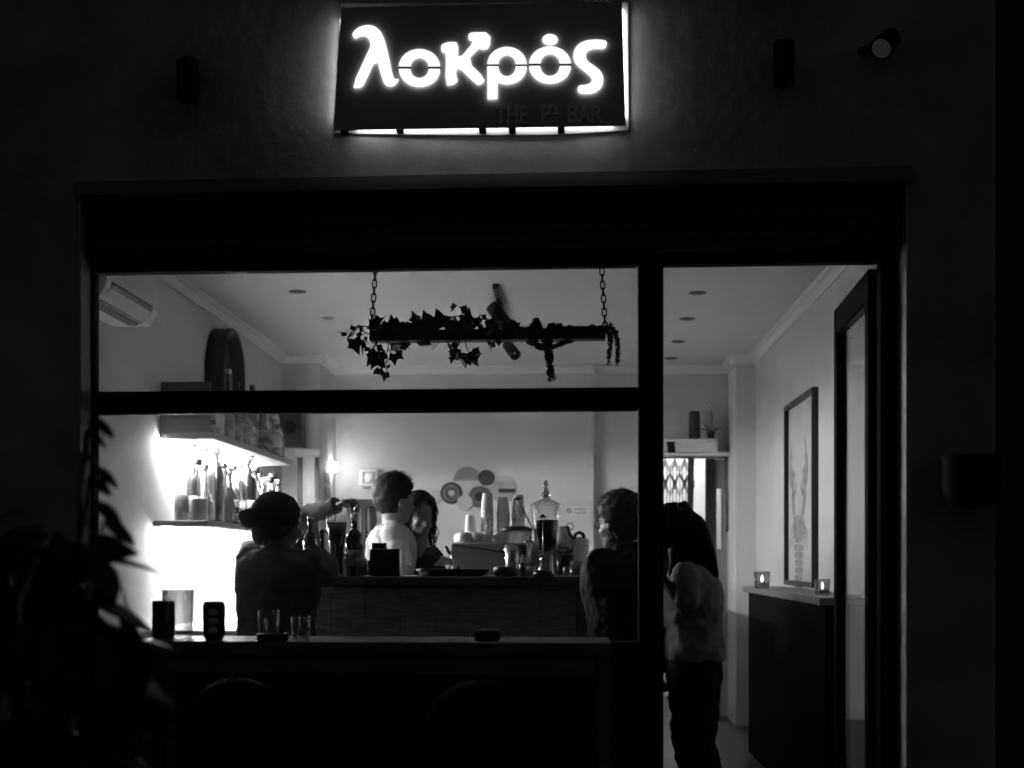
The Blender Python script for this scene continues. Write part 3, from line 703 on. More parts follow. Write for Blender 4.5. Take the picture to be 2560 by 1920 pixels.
for k in range(5):
    v0 = 1362 + k * 19; w_ = 13 - k * 1.2; shape([(1997 - w_, v0), (1997, v0 - 3), (1997 + w_, v0), (1997 + w_ - 1, v0 + 14), (1997, v0 + 17), (1997 - w_ + 1, v0 + 14)], 1)
for a_ in (-1, 0, 1): shape([(1996 + a_ * 2, 1456), (1992 + a_ * 9, 1480), (1996 + a_ * 10, 1490), (2000 + a_ * 9, 1480)], 1)
for sx in (-1, 1):
    for k in range(4):
        v0 = 1312 + k * 13; shape([(1997 + sx * 10, v0), (1997 + sx * 20, v0 + 8), (1997 + sx * 22, v0 + 26), (1997 + sx * 19, v0 + 12), (1997 + sx * 10, v0 + 4)], 1)
lob.build('drawing', mat('drawing_ink', .27, .7, noise=.5, scale=14), t)
# ------------------------------------------------------------------ ledge on the right
t = thing('wall_ledge', (XR, 6.35, 0), 'dark bar ledge running along the right wall under the picture', 'ledge')
MB().bbox(1.10, XR, 6.33, 9.05, 1.0, 1.035).build('board', wood('ledge_board', .2), t)
MB().box(1.13, XR, 6.36, 9.02, 0, .999).build('panelling', mat('ledge_panel', .008, .8, noise=.3, scale=4, spec=.05), t)
def candle(u, y, label, s=1.):
    x = 1.22; loc = V((X(u, y), y, 1.0355))
    t = thing('candle_glass', loc, label, 'candle', 'candle glasses on the wall ledge')
    MB().lathe([(0, 0), (.032 * s, 0), (.037 * s, .004), (.042 * s, .085 * s), (.039 * s, .085 * s), (.034 * s, .01), (0, .008)], loc, 20).build('glass', glass_clear, t)
    MB().lathe([(0, .009), (.028 * s, .009), (.028 * s, .03 * s), (0, .029 * s)], loc, 16).build('wax', white_matt, t)
    MB().lathe([(0, .032 * s), (.006 * s, .042 * s), (.005 * s, .055 * s), (0, .07 * s)], loc, 10).build('flame', emis('flame', 9.), t)
candle(1905, 8.3, 'lit candle glass at the far end of the right wall ledge', 1.15)
candle(2056, 6.7, 'lit candle glass on the ledge beside the open glass door', .9)
# ------------------------------------------------------------------ ceiling track with spotlights
xt = X(1240, 7.62)
t = thing('ceiling_track', (xt, 7.6, CEIL), 'black ceiling track behind the planter carrying two tilted spotlights', 'track light')
MB().bbox(xt - .018, xt + .018, 7.6, 9.5, CEIL - .03, CEIL, .003).build('rail', black_plastic, t)
def spot(c0, c1, yj, r=.04):
    c0, c1 = V(c0), V(c1); m_ = (c0 + c1) / 2; q_ = (c1 - c0).to_track_quat('Z', 'Y').to_matrix(); Ls = (c1 - c0).length
    s_ = MB().lathe([(0, 0), (r * .9, 0), (r, .004), (r, Ls), (r * .86, Ls), (r * .84, Ls - .02), (0, Ls - .021)], c0, 20, q_).build('spotlight', black_plastic, t)
    MB().tube([m_, (m_.x, yj, m_.z + .02), (xt, yj, CEIL - .03)], .009).build('arm', black_plastic, s_)
    MB().lathe([(0, Ls - .018), (r * .8, Ls - .018), (0, Ls - .0175)], c0, 16, q_).build('lens', steel, s_)
spot(P(1231, 765, 8.1), P(1272, 822, 8.05), 8.1, .042)
spot(P(1268, 861, 9.0), P(1289, 888, 8.9), 9.0, .036)

# ================================================================== hanging planter
YPL = 6.0
pl = thing('hanging_planter', (X(1218, YPL), YPL, Z(1218, 851, YPL)), 'dark wooden planter beam hung on two chains with ivy and trailing succulents', 'planter')
zb0, zb1 = Z(1218, 849, YPL - .04), Z(1218, 822, YPL - .04); bx0, bx1 = X(926, YPL), X(1514, YPL)
MB().bbox(bx0, bx1, YPL - .04, YPL + .04, zb0, zb1, .004).build('beam', plank_m, pl)
# chains
def link_mesh(l=.036, w=.019, r=.0028):
    pts = []
    for k in range(24):
        a = 2 * math.pi * k / 24; x = w / 2 * math.cos(a); z = w / 2 * math.sin(a) + (l / 2 - w / 2) * (1 if math.sin(a) > 0 else -1)
        pts.append(V((x, 0, z)))
    m_ = MB(); n = 6; rings = []
    for k, p_ in enumerate(pts):
        d_ = (pts[(k + 1) % 24] - pts[k - 1]).normalized(); a_ = V((0, 1, 0)); b_ = d_.cross(a_)
        rings.append([p_ + (a_ * math.cos(2 * math.pi * i / n) + b_ * math.sin(2 * math.pi * i / n)) * r for i in range(n)])
    rings.append(rings[0]); m_.loft(rings, cap=False); return m_
proto = None
for ub, ut in ((929, 940), (1513, 1504)):
    ch = part_empty('chain', pl)
    pb = P(ub, 820, YPL); ptp = P(ut, 660, YPL); dirc = (ptp - pb).normalized(); ptop = pb + dirc * ((CEIL - pb.z) / dirc.z)
    n = int((ptop - pb).length / .0295)
    tilt = math.atan2(dirc.x, dirc.z)
    for k in range(n + 1):
        c = pb + (ptop - pb) * ((k + .3) / (n + .6)) - ORG[pl.name]
        rot = (0, tilt, 0) if k % 2 == 0 else (0, 0, 0)
        if proto is None:
            proto = link_mesh().build('link', black_metal, ch, org=(0, 0, 0)); proto.location = c; o = proto
        else: o = share(proto, 'link', ch, c)
        o.rotation_mode = 'XYZ'; o.rotation_euler = (0, tilt, R(90) * (k % 2))
        if k % 2: o.rotation_euler = (-0.0, tilt, R(78))
# ivy leaves: five-lobed, slightly folded
def ivy_mesh():
    hf = [(.15, -.13), (.36, -.15), (.47, -.06), (.4, .07), (.6, .3), (.4, .4), (.27, .52), (.17, .74)]; out = [(0, 0)] + hf + [(0, 1.0)] + [(-x, y) for x, y in reversed(hf)]
    m_ = MB(); vs = [V((0, .25, .0))] + [V((x, y, -abs(x) * .35 - y * y * .3 + .12 * math.sin(7 * x + 5 * y))) for x, y in out]
    n = len(out); m_.add(vs, [(0, 1 + i, 1 + (i + 1) % n) for i in range(n)])
    vs2 = [v_ - V((0, 0, .02)) for v_ in vs]; m_.add(vs2, [(0, 1 + (i + 1) % n, 1 + i) for i in range(n)])
    return m_
leaf0 = None; rv = random.Random(21)
def leaf(u, v, px, ang, facing=0., y=None, dy=None):
    global leaf0
    y = YPL + (rv.uniform(-.1, .08) if dy is None else dy)
    p_ = P(u, v, y) - ORG[pl.name]; s_ = S(px * rv.uniform(.85, 1.3), y)
    if leaf0 is None:
        leaf0 = ivy_mesh().build('leaf', leaf_m, pl, org=(0, 0, 0)); o = leaf0; o.location = p_
    else: o = share(leaf0, 'leaf', pl, p_)
    o.scale = (s_, s_, s_)
    m_ = MX.Rotation(-ang, 4, 'Y') @ MX.Rotation(R(90), 4, 'X') @ MX.Rotation(facing, 4, 'Y') @ MX.Rotation(rv.uniform(-.9, .9), 4, 'X') @ MX.Rotation(rv.uniform(-.5, .5), 4, 'Z')
    o.rotation_euler = m_.to_euler(); return o
D = R(180)   # 0: tip up, pi: tip down
for (u, v, px, a, f) in (
    (884, 848, 34, R(200), .1), (866, 833, 20, R(95), 1.1), (876, 832, 22, R(80), 1.2), (888, 822, 24, R(60), .9), (907, 818, 26, R(100), .8), (893, 842, 22, R(240), .9),
    (910, 846, 22, R(-110), 1.0), (905, 856, 26, R(120), 1.1), (940, 812, 32, R(-75), 1.0), (950, 818, 26, R(-85), 1.2), (936, 822, 30, R(20), .5), (955, 828, 24, R(-30), .3),
    (982, 815, 34, R(-60), .7), (990, 812, 26, R(80), .9), (978, 822, 34, R(10), .2), (1000, 826, 30, R(30), .4),
    (1030, 815, 40, R(70), .7), (1042, 802, 26, R(15), .4), (1052, 808, 26, R(-15), .3), (1050, 822, 42, R(-20), .3), (1068, 818, 34, R(20), .2),
    (1106, 818, 40, R(-5), .1), (1092, 822, 36, R(40), .4), (1122, 820, 36, R(-40), .4), (1080, 826, 34, R(-70), .5), (1138, 822, 30, R(30), .3),
    (1130, 774, 26, R(-65), 1.1), (1166, 776, 22, R(60), .7), (1160, 780, 20, R(-70), .6), (1200, 797, 26, R(75), 1.2), (1205, 797, 22, R(-80), 1.2),
    (1165, 808, 34, R(0), .2), (1158, 818, 34, R(35), .3), (1178, 822, 34, R(-40), .3), (1195, 816, 30, R(-10), .9), (1215, 818, 34, R(-60), 1.0), (1228, 824, 30, R(60), .8),
    (1240, 818, 34, R(20), .5), (1260, 822, 34, R(-20), .4), (1278, 824, 34, R(-30), .4), (1292, 820, 24, R(0), .2), (1250, 828, 34, R(90), .5), (1288, 828, 30, R(-70), .5),
    (944, 862, 26, R(170), .7), (938, 876, 30, R(160), .3), (925, 872, 22, R(100), .8), (944, 888, 34, R(185), .2), (934, 884, 32, R(140), .3), (948, 898, 30, R(160), .2), (930, 894, 28, R(110), .6), (950, 880, 26, R(195), .8),
    (984, 886, 32, R(190), .1), (990, 884, 26, R(240), .4), (948, 922, 20, R(150), .1), (963, 932, 20, R(180), .1), (968, 914, 20, R(175), 1.3), (942, 925, 16, R(120), .4),
    (982, 855, 30, R(190), .6), (990, 858, 28, R(240), .8), (1012, 856, 26, R(110), .9), (1020, 854, 22, R(160), .5), (1055, 858, 34, R(-110), .9), (1048, 854, 28, R(200), .5),
    (1128, 862, 28, R(170), .3), (1132, 876, 30, R(195), .2), (1136, 888, 26, R(175), .2), (1156, 890, 34, R(160), .2), (1168, 886, 32, R(190), .2), (1178, 890, 30, R(200), .3), (1152, 882, 26, R(130), .4), (1182, 884, 26, R(215), .3), (1126, 872, 24, R(150), .6),
    (1230, 856, 20, R(180), .8), (1218, 852, 18, R(150), .8), (1240, 852, 18, R(200), .8)): leaf(u, v, px, a, f)
for i in range(46):
    u_ = rv.uniform(930, 1295); leaf(u_, rv.uniform(812, 836), rv.uniform(14, 26), rv.uniform(-1.6, 1.6), rv.uniform(.1, 1.3), dy=rv.uniform(-.06, .05))
stm = MB()
def stem(pts, r=.0022, dy=-.06): stm.tube([P(u, v, YPL + dy) for u, v in pts], r, 5)
stem([(940, 824), (915, 815), (890, 820), (880, 840)]); stem([(930, 838), (905, 828), (893, 835), (898, 855), (910, 850)]); stem([(968, 850), (972, 868), (966, 884), (968, 900), (964, 915), (966, 930)])
stem([(971, 872), (978, 884)]); stem([(966, 884), (955, 895)]); stem([(963, 912), (952, 924)]); stem([(948, 850), (932, 868), (930, 880)]); stem([(940, 852), (936, 870)]); stem([(1118, 852), (1124, 866), (1132, 880)])
stem([(1164, 850), (1166, 868), (1172, 884)]); stem([(1150, 852), (1148, 862)]); stem([(1118, 802), (1130, 792), (1150, 790), (1160, 800)]); stem([(1062, 808), (1085, 796), (1105, 800)]); stem([(1128, 806), (1130, 792)]); stem([(1142, 808), (1138, 791)]); stem([(1155, 805), (1150, 791)])
stem([(1196, 812), (1180, 802), (1166, 800)]); stem([(1092, 782), (1095, 806)], .0012); stem([(1088, 860), (1080, 874)], .0012); stem([(1100, 854), (1084, 872)], .0012)
stm.build('stem', leaf_m, pl)
# trailing succulents: hundreds of tiny leaves
su = MB(); rs = random.Random(9)
def tail(pts, r, n, ll=.017):
    n = int(n * 1.8); r *= 1.25
    P3 = [P(u, v, YPL - .05 + rs.uniform(-.02, .02)) for u, v in pts]
    su.tube(P3, .0018, 4)
    for i in range(n):
        s_ = rs.random() * (len(P3) - 1); k = min(int(s_), len(P3) - 2); c = P3[k].lerp(P3[k + 1], s_ - k)
        d_ = V((rs.uniform(-1, 1), rs.uniform(-1, 1), rs.uniform(-.8, .5))).normalized(); rad = r * (.5 + .5 * (1 - s_ / (len(P3) - 1)))
        e = c + d_ * (rad + ll * .4); w_ = d_.cross(V((.3, .5, .8))).normalized() * ll * .28
        su.add([c + d_ * rad * .1, c.lerp(e, .6) + w_, e, c.lerp(e, .6) - w_], [(0, 1, 2, 3)])
for k in range(5): tail([(1362 + k * 3, 845), (1368 + k * 2, 870), (1370 + k * 2, 900 + k * 3), (1372 + k * 3, 945 + rs.uniform(-20, 10))], .012, 70)
for k in range(3): tail([(1320 + k * 8, 850), (1345, 862 + k * 3), (1365, 868 + k * 3)], .011, 60)
for k in range(3): tail([(1430 - k * 6, 850), (1400, 858 + k * 2), (1378, 866 + k * 2)], .008, 45)
for k in range(2): tail([(1518, 815), (1526, 838), (1524 + k * 2, 870), (1520, 912 - k * 9)], .009, 60)
for k in range(2): tail([(1522, 812), (1540, 830), (1544 + k * 2, 870), (1544, 914 - k * 8)], .009, 65)
for i in range(60):
    u = rs.uniform(1300, 1520); h = (24 if 1332 < u < 1348 else 17 if 1365 < u < 1400 else 12) * rs.uniform(.6, 1)
    if 1297 < u < 1325: h = 4
    tail([(u, 828), (u + rs.uniform(-3, 3), 828 - h)], .013, 36, .016)
for i in range(14):
    u = 1340 + rs.uniform(-12, 12); tail([(u, 830), (1340 + (u - 1340) * .5, 796 + abs(u - 1340) * 1.4)], .012, 40, .018)
tag(su.build('trailing_succulents', leaf_pale, pl), kind='stuff')
# ================================================================== bar counter
YC0, YC1 = 6.55, 7.05; zc_ = Z(1100, 1441, YC0)
bc0, bc1 = X(640, YC0), X(1512, YC0)
ct = thing('bar_counter', ((bc0 + bc1) / 2, YC0, 0), 'pale wooden bar counter with a thick top behind the window', 'counter')
MB().bbox(bc0, bc1, YC0 - .03, YC1, zc_ - .045, zc_, .005).build('countertop', countertop_m, ct)
xq1 = X(1442, YC0)
n = 9
for k in range(n):
    x0 = bc0 + .02 + (xq1 - bc0 - .02) * k / n; x1 = bc0 + .02 + (xq1 - bc0 - .02) * (k + 1) / n
    MB().bbox(x0 + .001, x1 - .001, YC0 + .02, YC0 + .05, .02, zc_ - .046, .003).build('panel', counter_m, ct)
MB().box(xq1 + .002, bc1 - .06, YC0 + .06, YC0 + .09, .02, zc_ - .046).build('side_panel', counter_m, ct)
MB().box(bc0 + .02, bc1 - .06, YC0 + .1, YC1 - .02, .02, zc_ - .047).build('carcass', dark_wood, ct)
wk = thing('work_counter', (X(1300, 7.3), 7.06, 0), 'low work counter carrying the coffee machine behind the bar', 'counter')
zw = .96
MB().bbox(X(1110, 7.3), X(1620, 7.3), 7.07, 7.75, zw - .04, zw).build('worktop', dark_steel, wk); MB().box(X(1115, 7.3), X(1615, 7.3), 7.1, 7.7, 0, zw - .041).build('cabinet', dark_wood, wk)
rt_ = thing('light_block_counter', (.2, 7.9, 0), 'unseen dark side counter added to keep light off the floor at right', 'counter')  # hidden counter added to block shelf light from the right floor
MB().bbox(.1, .36, 7.8, 10.3, 1.04, 1.08).build('worktop', dark_steel, rt_); MB().box(.12, .34, 7.82, 10.28, 0, 1.039).build('cabinet', dark_wood, rt_)
# coffee machine
ym0, ym1 = 7.12, 7.6
e = thing('coffee_machine', (X(1200, ym0), ym0, zw), 'white boxy coffee machine with cups on top on the bar', 'coffee machine')
xm0, xm1 = X(1130, ym0), X(1400, ym0); zm = Z(1200, 1357, ym0)
MB().loft([[V((x, y, z)) for y, z in ((ym0 + .015, zw + .03), (ym1, zw + .03), (ym1, zm), (ym0 - .0, zm), (ym0 - .0, zm - .02), (ym0 + .03, zw + .06))] for x in (xm0 - .0, xm1)], smooth=False).build('body', mat('machine_white', .55, .35), e, bevel=.006)
MB().tube([V((xm0 + .006, ym0 - .008, zm - .006)), V((xm0 - .004, ym0 - .004, zm - .09)), V((xm0 - .02, ym0 - .002, zm - .16))], .0055).build('edge_trim', steel, e)
MB().tube([V((xm0 + .01, ym0 - .006, zm - .012)), V((xm0 + .16, ym0 - .004, zm - .032)), V((xm0 + .3, ym0 - .003, zm - .055))], .0028).build('cable', black_plastic, e)
MB().cyl(P(1113, 1366, ym0), P(1127, 1386, ym0), .009).build('lever', black_plastic, e)
for xx in (xm0 + .04, xm1 - .04):
    for yy in (ym0 + .06, ym1 - .05): MB().cyl((xx, yy, zw), (xx, yy, zw + .031), .02).build('foot', black_plastic, e)
# china cups on the machine
cupm = None
for r_ in range(2):
    for k in range(4 + r_):
        u0 = [1160, 1191, 1217, 1244][k] if r_ == 0 else [1152, 1178, 1203, 1230, 1256][k]; y = ym0 + .06 + r_ * .11
        loc = V((X(u0, y), y, zm + .0005)); s_ = 1.
        lab = f"{ORD[k] if k else 'leftmost'} upturned china cup in the {'front' if r_ == 0 else 'rear'} row on the coffee machine"
        t = thing('china_cup', loc, lab.replace('second', 'second from left').replace('third', 'third from left').replace('fourth', 'fourth from left').replace('fifth', 'fifth from left'), 'cup', 'china cups on the coffee machine')
        if cupm is None:
            cupm = MB().lathe([(.03, 0), (.034, .0), (.036, .02), (.033, .04), (.024, .05), (.018, .052), (.016, .055), (0, .054)], loc, 20).build('bowl', white_gloss, t)
            cuph = MB().tube([loc + V((.033, -.0, .014)), loc + V((.05, 0, .016)), loc + V((.05, 0, .032)), loc + V((.033, 0, .036))], .004).build('handle', white_gloss, t)
        else:
            share(cupm, 'bowl', t, (0, 0, 0), (0, 0, rl.uniform(.5, 2.5))); share(cuph, 'handle', t, (0, 0, 0), (0, 0, rl.uniform(.5, 2.5)))
# stacks of paper cups, upturned and nested
pc = None
def cup_stack(u, v_top, v_bot, wpx, y, desc):
    global pc
    wb = S(wpx, y) / 2; z0 = Z(u, v_bot, y); z1 = Z(u, v_top, y); x = X(u, y); H = .088; n = max(1, round((z1 - z0 - H) / .0125) + 1)
    for k in range(n):
        loc = V((x + rl.uniform(-.001, .001), y, z0 + (z1 - z0 - H) * (k / max(n - 1, 1))))
        o = MB().lathe([(.031, 0), (.0335, .0), (.0335, .005), (.032, .006), (.0245, .086), (.0235, H), (.022, .085), (0, .084)], loc, 22).build('paper_cup', white_paper, org=loc) if pc is None else None
        if pc is None: pc = o
        else:
            o = bpy.data.objects.new('paper_cup', pc.data); scene.collection.objects.link(o); o.location = loc; ORG[o.name] = loc
        f_ = wb / .0335; o.scale = (f_, f_, 1)
        tag(o, f'white paper cup nested in the {desc}', 'paper cup', 'paper cups in the ' + desc)
yst = ym0 + .16
zc2 = zm + .056
vb = PV - (zc2 - EYE) * F / dep(1200, yst)
cup_stack(1176, 1289, vb, 31, yst, 'shortest upturned stack on the coffee machine')
cup_stack(1218, 1233, vb, 33, yst, 'tallest upturned stack on the coffee machine')
cup_stack(1258, 1242.5, vb, 34, yst, 'upturned stack between the tallest and the rightmost')
cup_stack(1296, 1237, vb, 33, yst, 'rightmost upturned stack beside the glass dispenser')
# ------------------------------------------------------------------ glass dispenser
YD = 6.8
def at(u, v, y=YD): return P(u, v, y)
base = V((X(1365, YD), YD, zc_ + .0005)); k_ = S(1, YD)
ds = thing('drink_dispenser', base, 'tall fluted glass drink dispenser filled with dark liquid on the bar', 'dispenser')
def pz(v): return Z(1365, v, YD) - base.z
zt_, zb2 = pz(1264), pz(1379)
MB().lathe([(0, pz(1388)), (14 * k_, pz(1386)), (24 * k_, pz(1375)), (30 * k_, pz(1350)), (33 * k_, pz(1310)), (34 * k_, pz(1290)), (38 * k_, zt_ - .005), (40 * k_, zt_), (38.5 * k_, zt_),
           (36.5 * k_, zt_ - .006), (32.5 * k_, pz(1292)), (31.5 * k_, pz(1312)), (28 * k_, pz(1352)), (22 * k_, pz(1373)), (0, pz(1380))], base, 48, None, True, .012, 12).build('jar', thin_glass('jar_glass', .93, .18, .03, .5), ds)
MB().lathe([(0, pz(1379)), (21 * k_, pz(1372.5)), (27.4 * k_, pz(1352)), (31 * k_, pz(1312)), (31.6 * k_, pz(1300)), (0, pz(1300))], base, 32).build('drink', mat('dark_drink', .008, .08), ds)
MB().lathe([(40 * k_, zt_ + .001), (39 * k_, zt_ + .004), (28 * k_, pz(1255)), (14 * k_, pz(1248)), (7 * k_, pz(1244)), (0, pz(1244))], base, 40, None, True, .015, 12).build('lid', glass_clear, ds)
MB().lathe([(5 * k_, pz(1244)), (13 * k_, pz(1240)), (9 * k_, pz(1231)), (5 * k_, pz(1228)), (7 * k_, pz(1216)), (6 * k_, pz(1207)), (0, pz(1199))], base, 14, None, True, .06, 6).build('finial', mat('finial_glass', .5, .05, trans=.9), ds)
MB().lathe([(0, 0), (26 * k_, 0), (27 * k_, .006), (24 * k_, .012), (20 * k_, .03), (17 * k_, pz(1395)), (17 * k_, pz(1389)), (0, pz(1389))], base, 32, None, True, .03, 12).build('foot', glass_clear, ds)
tp = at(1336, 1358); MB().cyl(at(1342, 1356), tp, .008).tube([tp, at(1324, 1352), at(1316, 1352), at(1312, 1358)], .007).cyl(at(1324, 1352), at(1323, 1336), .005).cyl(at(1303, 1333), at(1326, 1340), .004).build('tap', steel, ds)
# ------------------------------------------------------------------ smaller things on the bar
ZC = zc_ + .0006
def lathe_thing(name, u, y, prof, m, label, cat, n=20, group=None, z=None):
    loc = V((X(u, y), y, ZC if z is None else z)); o = MB().lathe(prof, loc, n).build(name, m, org=loc); return tag(o, label, cat, group)
# blender jug behind the shaker
loc = V((X(1294, 6.9), 6.9, ZC)); k2 = S(1, 6.9)
t = thing('jug', loc, 'clear jug with a dark domed lid behind the steel shaker', 'jug')
jz = lambda v: Z(1294, v, 6.9) - ZC
MB().lathe([(0, 0), (30 * k2, 0), (33 * k2, .01), (37 * k2, jz(1327)), (35.5 * k2, jz(1327)), (31 * k2, .014), (0, .012)], loc, 28).build('body', glass_clear, t)
MB().lathe([(0, .013), (30.5 * k2, .014), (33 * k2, jz(1362)), (0, jz(1362))], loc, 24).build('contents', mat('contents_grey', .12, .3), t)
MB().lathe([(37.5 * k2, jz(1327) + .001), (38.5 * k2, jz(1323)), (30 * k2, jz(1318)), (15 * k2, jz(1315)), (0, jz(1314.5))], loc, 28).build('lid', black_plastic, t)
t = thing('bar_spoon', P(1290, 1249, 6.84), 'long bar spoon with a T top leaning over the jug beside the cups', 'bar spoon')
MB().cyl(P(1291, 1247, 6.84), P(1332, 1322, 6.86), .0032).build('rod', dark_steel, t); MB().cyl(P(1284, 1248.5, 6.84), P(1303, 1245.5, 6.84), .0055).build('handle', black_plastic, t)
coil = [P(1306 + i * .62 + 2.4 * math.cos(i * .9), 1271 + i * 1.13 + 2.4 * math.sin(i * .9), 6.835) for i in range(34)]
MB().tube(coil, .0016, 5).build('chain', dark_steel, t)
lathe_thing('shaker', 1282, 6.72, [(0, 0), (.027, 0), (.028, .004), (.031, .06), (.0375, .148), (.0355, .148), (.029, .06), (0, .01)], steel, 'polished steel cocktail shaker standing behind the small black bowl', 'shaker', 32)
lathe_thing('bowl', 1263, 6.6, [(0, 0), (.045, 0), (.054, .012), (.055, .034), (.05, .045), (.045, .045), (.046, .03), (.04, .01), (0, .008)], black_plastic, 'small black round bowl at the front edge of the bar', 'bowl', 28)
# tray with napkin
loc = V((X(1132, 6.72), 6.72, ZC))
t = thing('serving_tray', loc, 'round black serving tray near the middle of the bar', 'tray')
rt = S(94, 6.72)
MB().lathe([(0, .012), (rt * .8, .012), (rt * .84, .014), (rt * .98, .033), (rt, .033), (rt * .99, .028), (rt * .86, .006), (rt * .8, .0), (0, .0)], loc, 48).build('dish', black_plastic, t)
np_ = P(1110, 1414, 6.75)
tag(MB().prism([np_ + V(q) for q in ((-.05, 0, 0), (.05, 0, 0), (.035, .01, .035), (-.012, .02, .045))], (0, .06, .0)).build('napkin', white_paper, org=np_), 'folded white napkin lying on the black tray', 'napkin')
tag(MB().bbox(X(1140, 6.73), X(1152, 6.73), 6.7, 6.75, ZC + .034, ZC + .046, .003).build('lighter', steel, org=P(1146, 1410, 6.73)), 'small shiny lighter on the rim of the black tray', 'lighter')
# bill spike
loc = V((X(1357, 6.6), 6.6, ZC)); 
t = thing('bill_spike', loc, 'bill spike with a round black foot and cone tip before the dispenser', 'bill spike')
MB().lathe([(0, 0), (.046, 0), (.047, .012), (.044, .024), (.02, .03), (.004, .034), (0, .034)], loc, 24).build('foot', black_plastic, t)
ztp = Z(1357, 1294, 6.6); MB().cyl(loc + V((0, 0, .03)), (loc.x, loc.y, ztp), .0016).build('rod', steel, t)
MB().lathe([(0, 0), (.02, 0), (.018, .003), (0, .02)], (loc.x, loc.y, ztp), 18).build('tip', black_plastic, t)
lathe_thing('sugar_cup', 1326, 6.66, [(0, 0), (.02, 0), (.024, .045), (.022, .045), (.018, .004), (0, .004)], white_matt, 'small white cup between the shaker and the bill spike', 'cup')
t = thing('dropper_bottle', (X(1306, 6.66), 6.66, ZC), 'small dark dropper bottle with a white cap beside the shaker', 'bottle')
MB().lathe([(0, 0), (.014, 0), (.015, .05), (.008, .06), (0, .06)], t.location, 14).build('glass', dark_glass, t); MB().lathe([(.009, .0605), (.009, .085), (.005, .088), (.004, .1), (0, .101)], t.location, 12).build('cap', white_matt, t)
tumb = [(0, 0), (.03, 0), (.034, .006), (.028, .07), (.026, .074), (.024, .07), (.029, .01), (.0, .008)]
lathe_thing('tumbler', 1442, 6.75, [(.0, .0), (.034, 0), (.034, .004), (.031, .06), (.026, .072), (.0, .074)], glass_clear, 'upturned clear glass tumbler on the bar near the man in dark clothes', 'glass', 24)
lathe_thing('shot_glass', 1417, 6.64, [(0, 0), (.016, 0), (.021, .045), (.019, .045), (.014, .008), (0, .008)], glass_clear, 'short shot glass beside the upturned tumbler', 'glass')
lathe_thing('saucer', 1474, 6.76, [(0, 0), (.018, 0), (.03, .01), (.032, .03), (.024, .04), (0, .042)], white_matt, 'small pale dome-shaped dish next to the upturned tumbler', 'dish')
t = lathe_thing('ashtray', 1474, 6.58, [(0, 0), (.042, 0), (.046, .006), (.044, .026), (.038, .028), (.034, .012), (0, .01)], glass_clear, 'glass ashtray at the right front edge of the bar', 'ashtray', 18)
# mug with mint behind
loc = V((X(1412, 7.0), 7.0, ZC)); t = thing('herb_mug', loc, 'black mug with a bunch of herbs right of the dispenser', 'mug')
MB().lathe([(0, 0), (.046, 0), (.048, .1), (.045, .1), (.042, .01), (0, .01)], loc, 24).build('mug', mat('mug_black', .015, .15), t)
hb_ = MB(); rh = random.Random(4)
for i in range(70):
    c = loc + V((rh.uniform(-.035, .035), rh.uniform(-.03, .03), .1 + rh.random() * .035)); a = V((rh.uniform(-1, 1), rh.uniform(-1, 1), rh.uniform(-.2, 1))).normalized() * .016; w_ = a.cross(V((.2, .7, .4))).normalized() * .006
    hb_.add([c, c + a * .5 + w_, c + a, c + a * .5 - w_], [(0, 1, 2, 3)])
tag(hb_.build('herbs', leaf_m, t), kind='stuff')
# round platter leaning, jug with ring, lidded pot
c = P(1462, 1378, 7.2); t = thing('glass_bowl', (c.x, c.y, zw), 'upturned round glass bowl at the right end of the bar', 'bowl')
MB().lathe([(.066, 0), (.068, .004), (.062, .06), (.04, .1), (.02, .112), (0, .115)], (c.x, c.y, zc_ - .05), 28).build('bowl', glass_dim, t)
MB().lathe([(0, 0), (.07, 0), (.07, zc_ - .052 - zw), (0, zc_ - .051 - zw)], (c.x, c.y, zw), 24).build('stand', dark_steel, t)
c = V((X(1408, 7.25), 7.25, zw)); t = thing('milk_jug', c, 'pale metal jug with a curved spout and ring behind the dispenser', 'jug')
mz = lambda v: Z(1408, v, 7.25) - zw
MB().lathe([(0, 0), (.05, 0), (.052, .05), (.04, mz(1345)), (.034, mz(1318)), (.03, mz(1315)), (0, mz(1316))], c, 22).build('body', mat('jug_pale', .5, .3), t)
MB().tube([P(1412, 1317, 7.23), P(1418, 1318, 7.23), P(1424, 1335, 7.23), P(1436, 1348, 7.23)], .009, 8).build('handle', dark_steel, t)
rg = [P(1425 + 8.5 * math.cos(a * math.pi / 10), 1316 + 8.5 * math.sin(a * math.pi / 10), 7.22) for a in range(21)]
MB().tube(rg, .0022, 6).build('ring', dark_steel, t)
c = V((X(1448, 7.3), 7.3, zw)); t = thing('lidded_pot', c, 'small pot with a black arched handle at the right of the bar', 'pot'); mz = lambda v: Z(1448, v, 7.3) - zw
MB().lathe([(0, 0), (.05, 0), (.052, mz(1350)), (.03, mz(1343)), (0, mz(1342))], c, 22).build('body', white_matt, t)
MB().tube([P(1436, 1346, 7.26), P(1439, 1335, 7.26), P(1449, 1331, 7.26), P(1458, 1336, 7.26), P(1460, 1346, 7.26)], .0095, 8).build('handle', black_plastic, t)
tag(MB().bbox(X(1511, 7.1), X(1536, 7.1), 7.08, 7.11, zw + .0005, Z(1520, 1356, 7.1)).build('till', black_plastic, org=(X(1520, 7.1), 7.1, zw)), 'black till screen behind the bar beside the man in dark clothes', 'till')
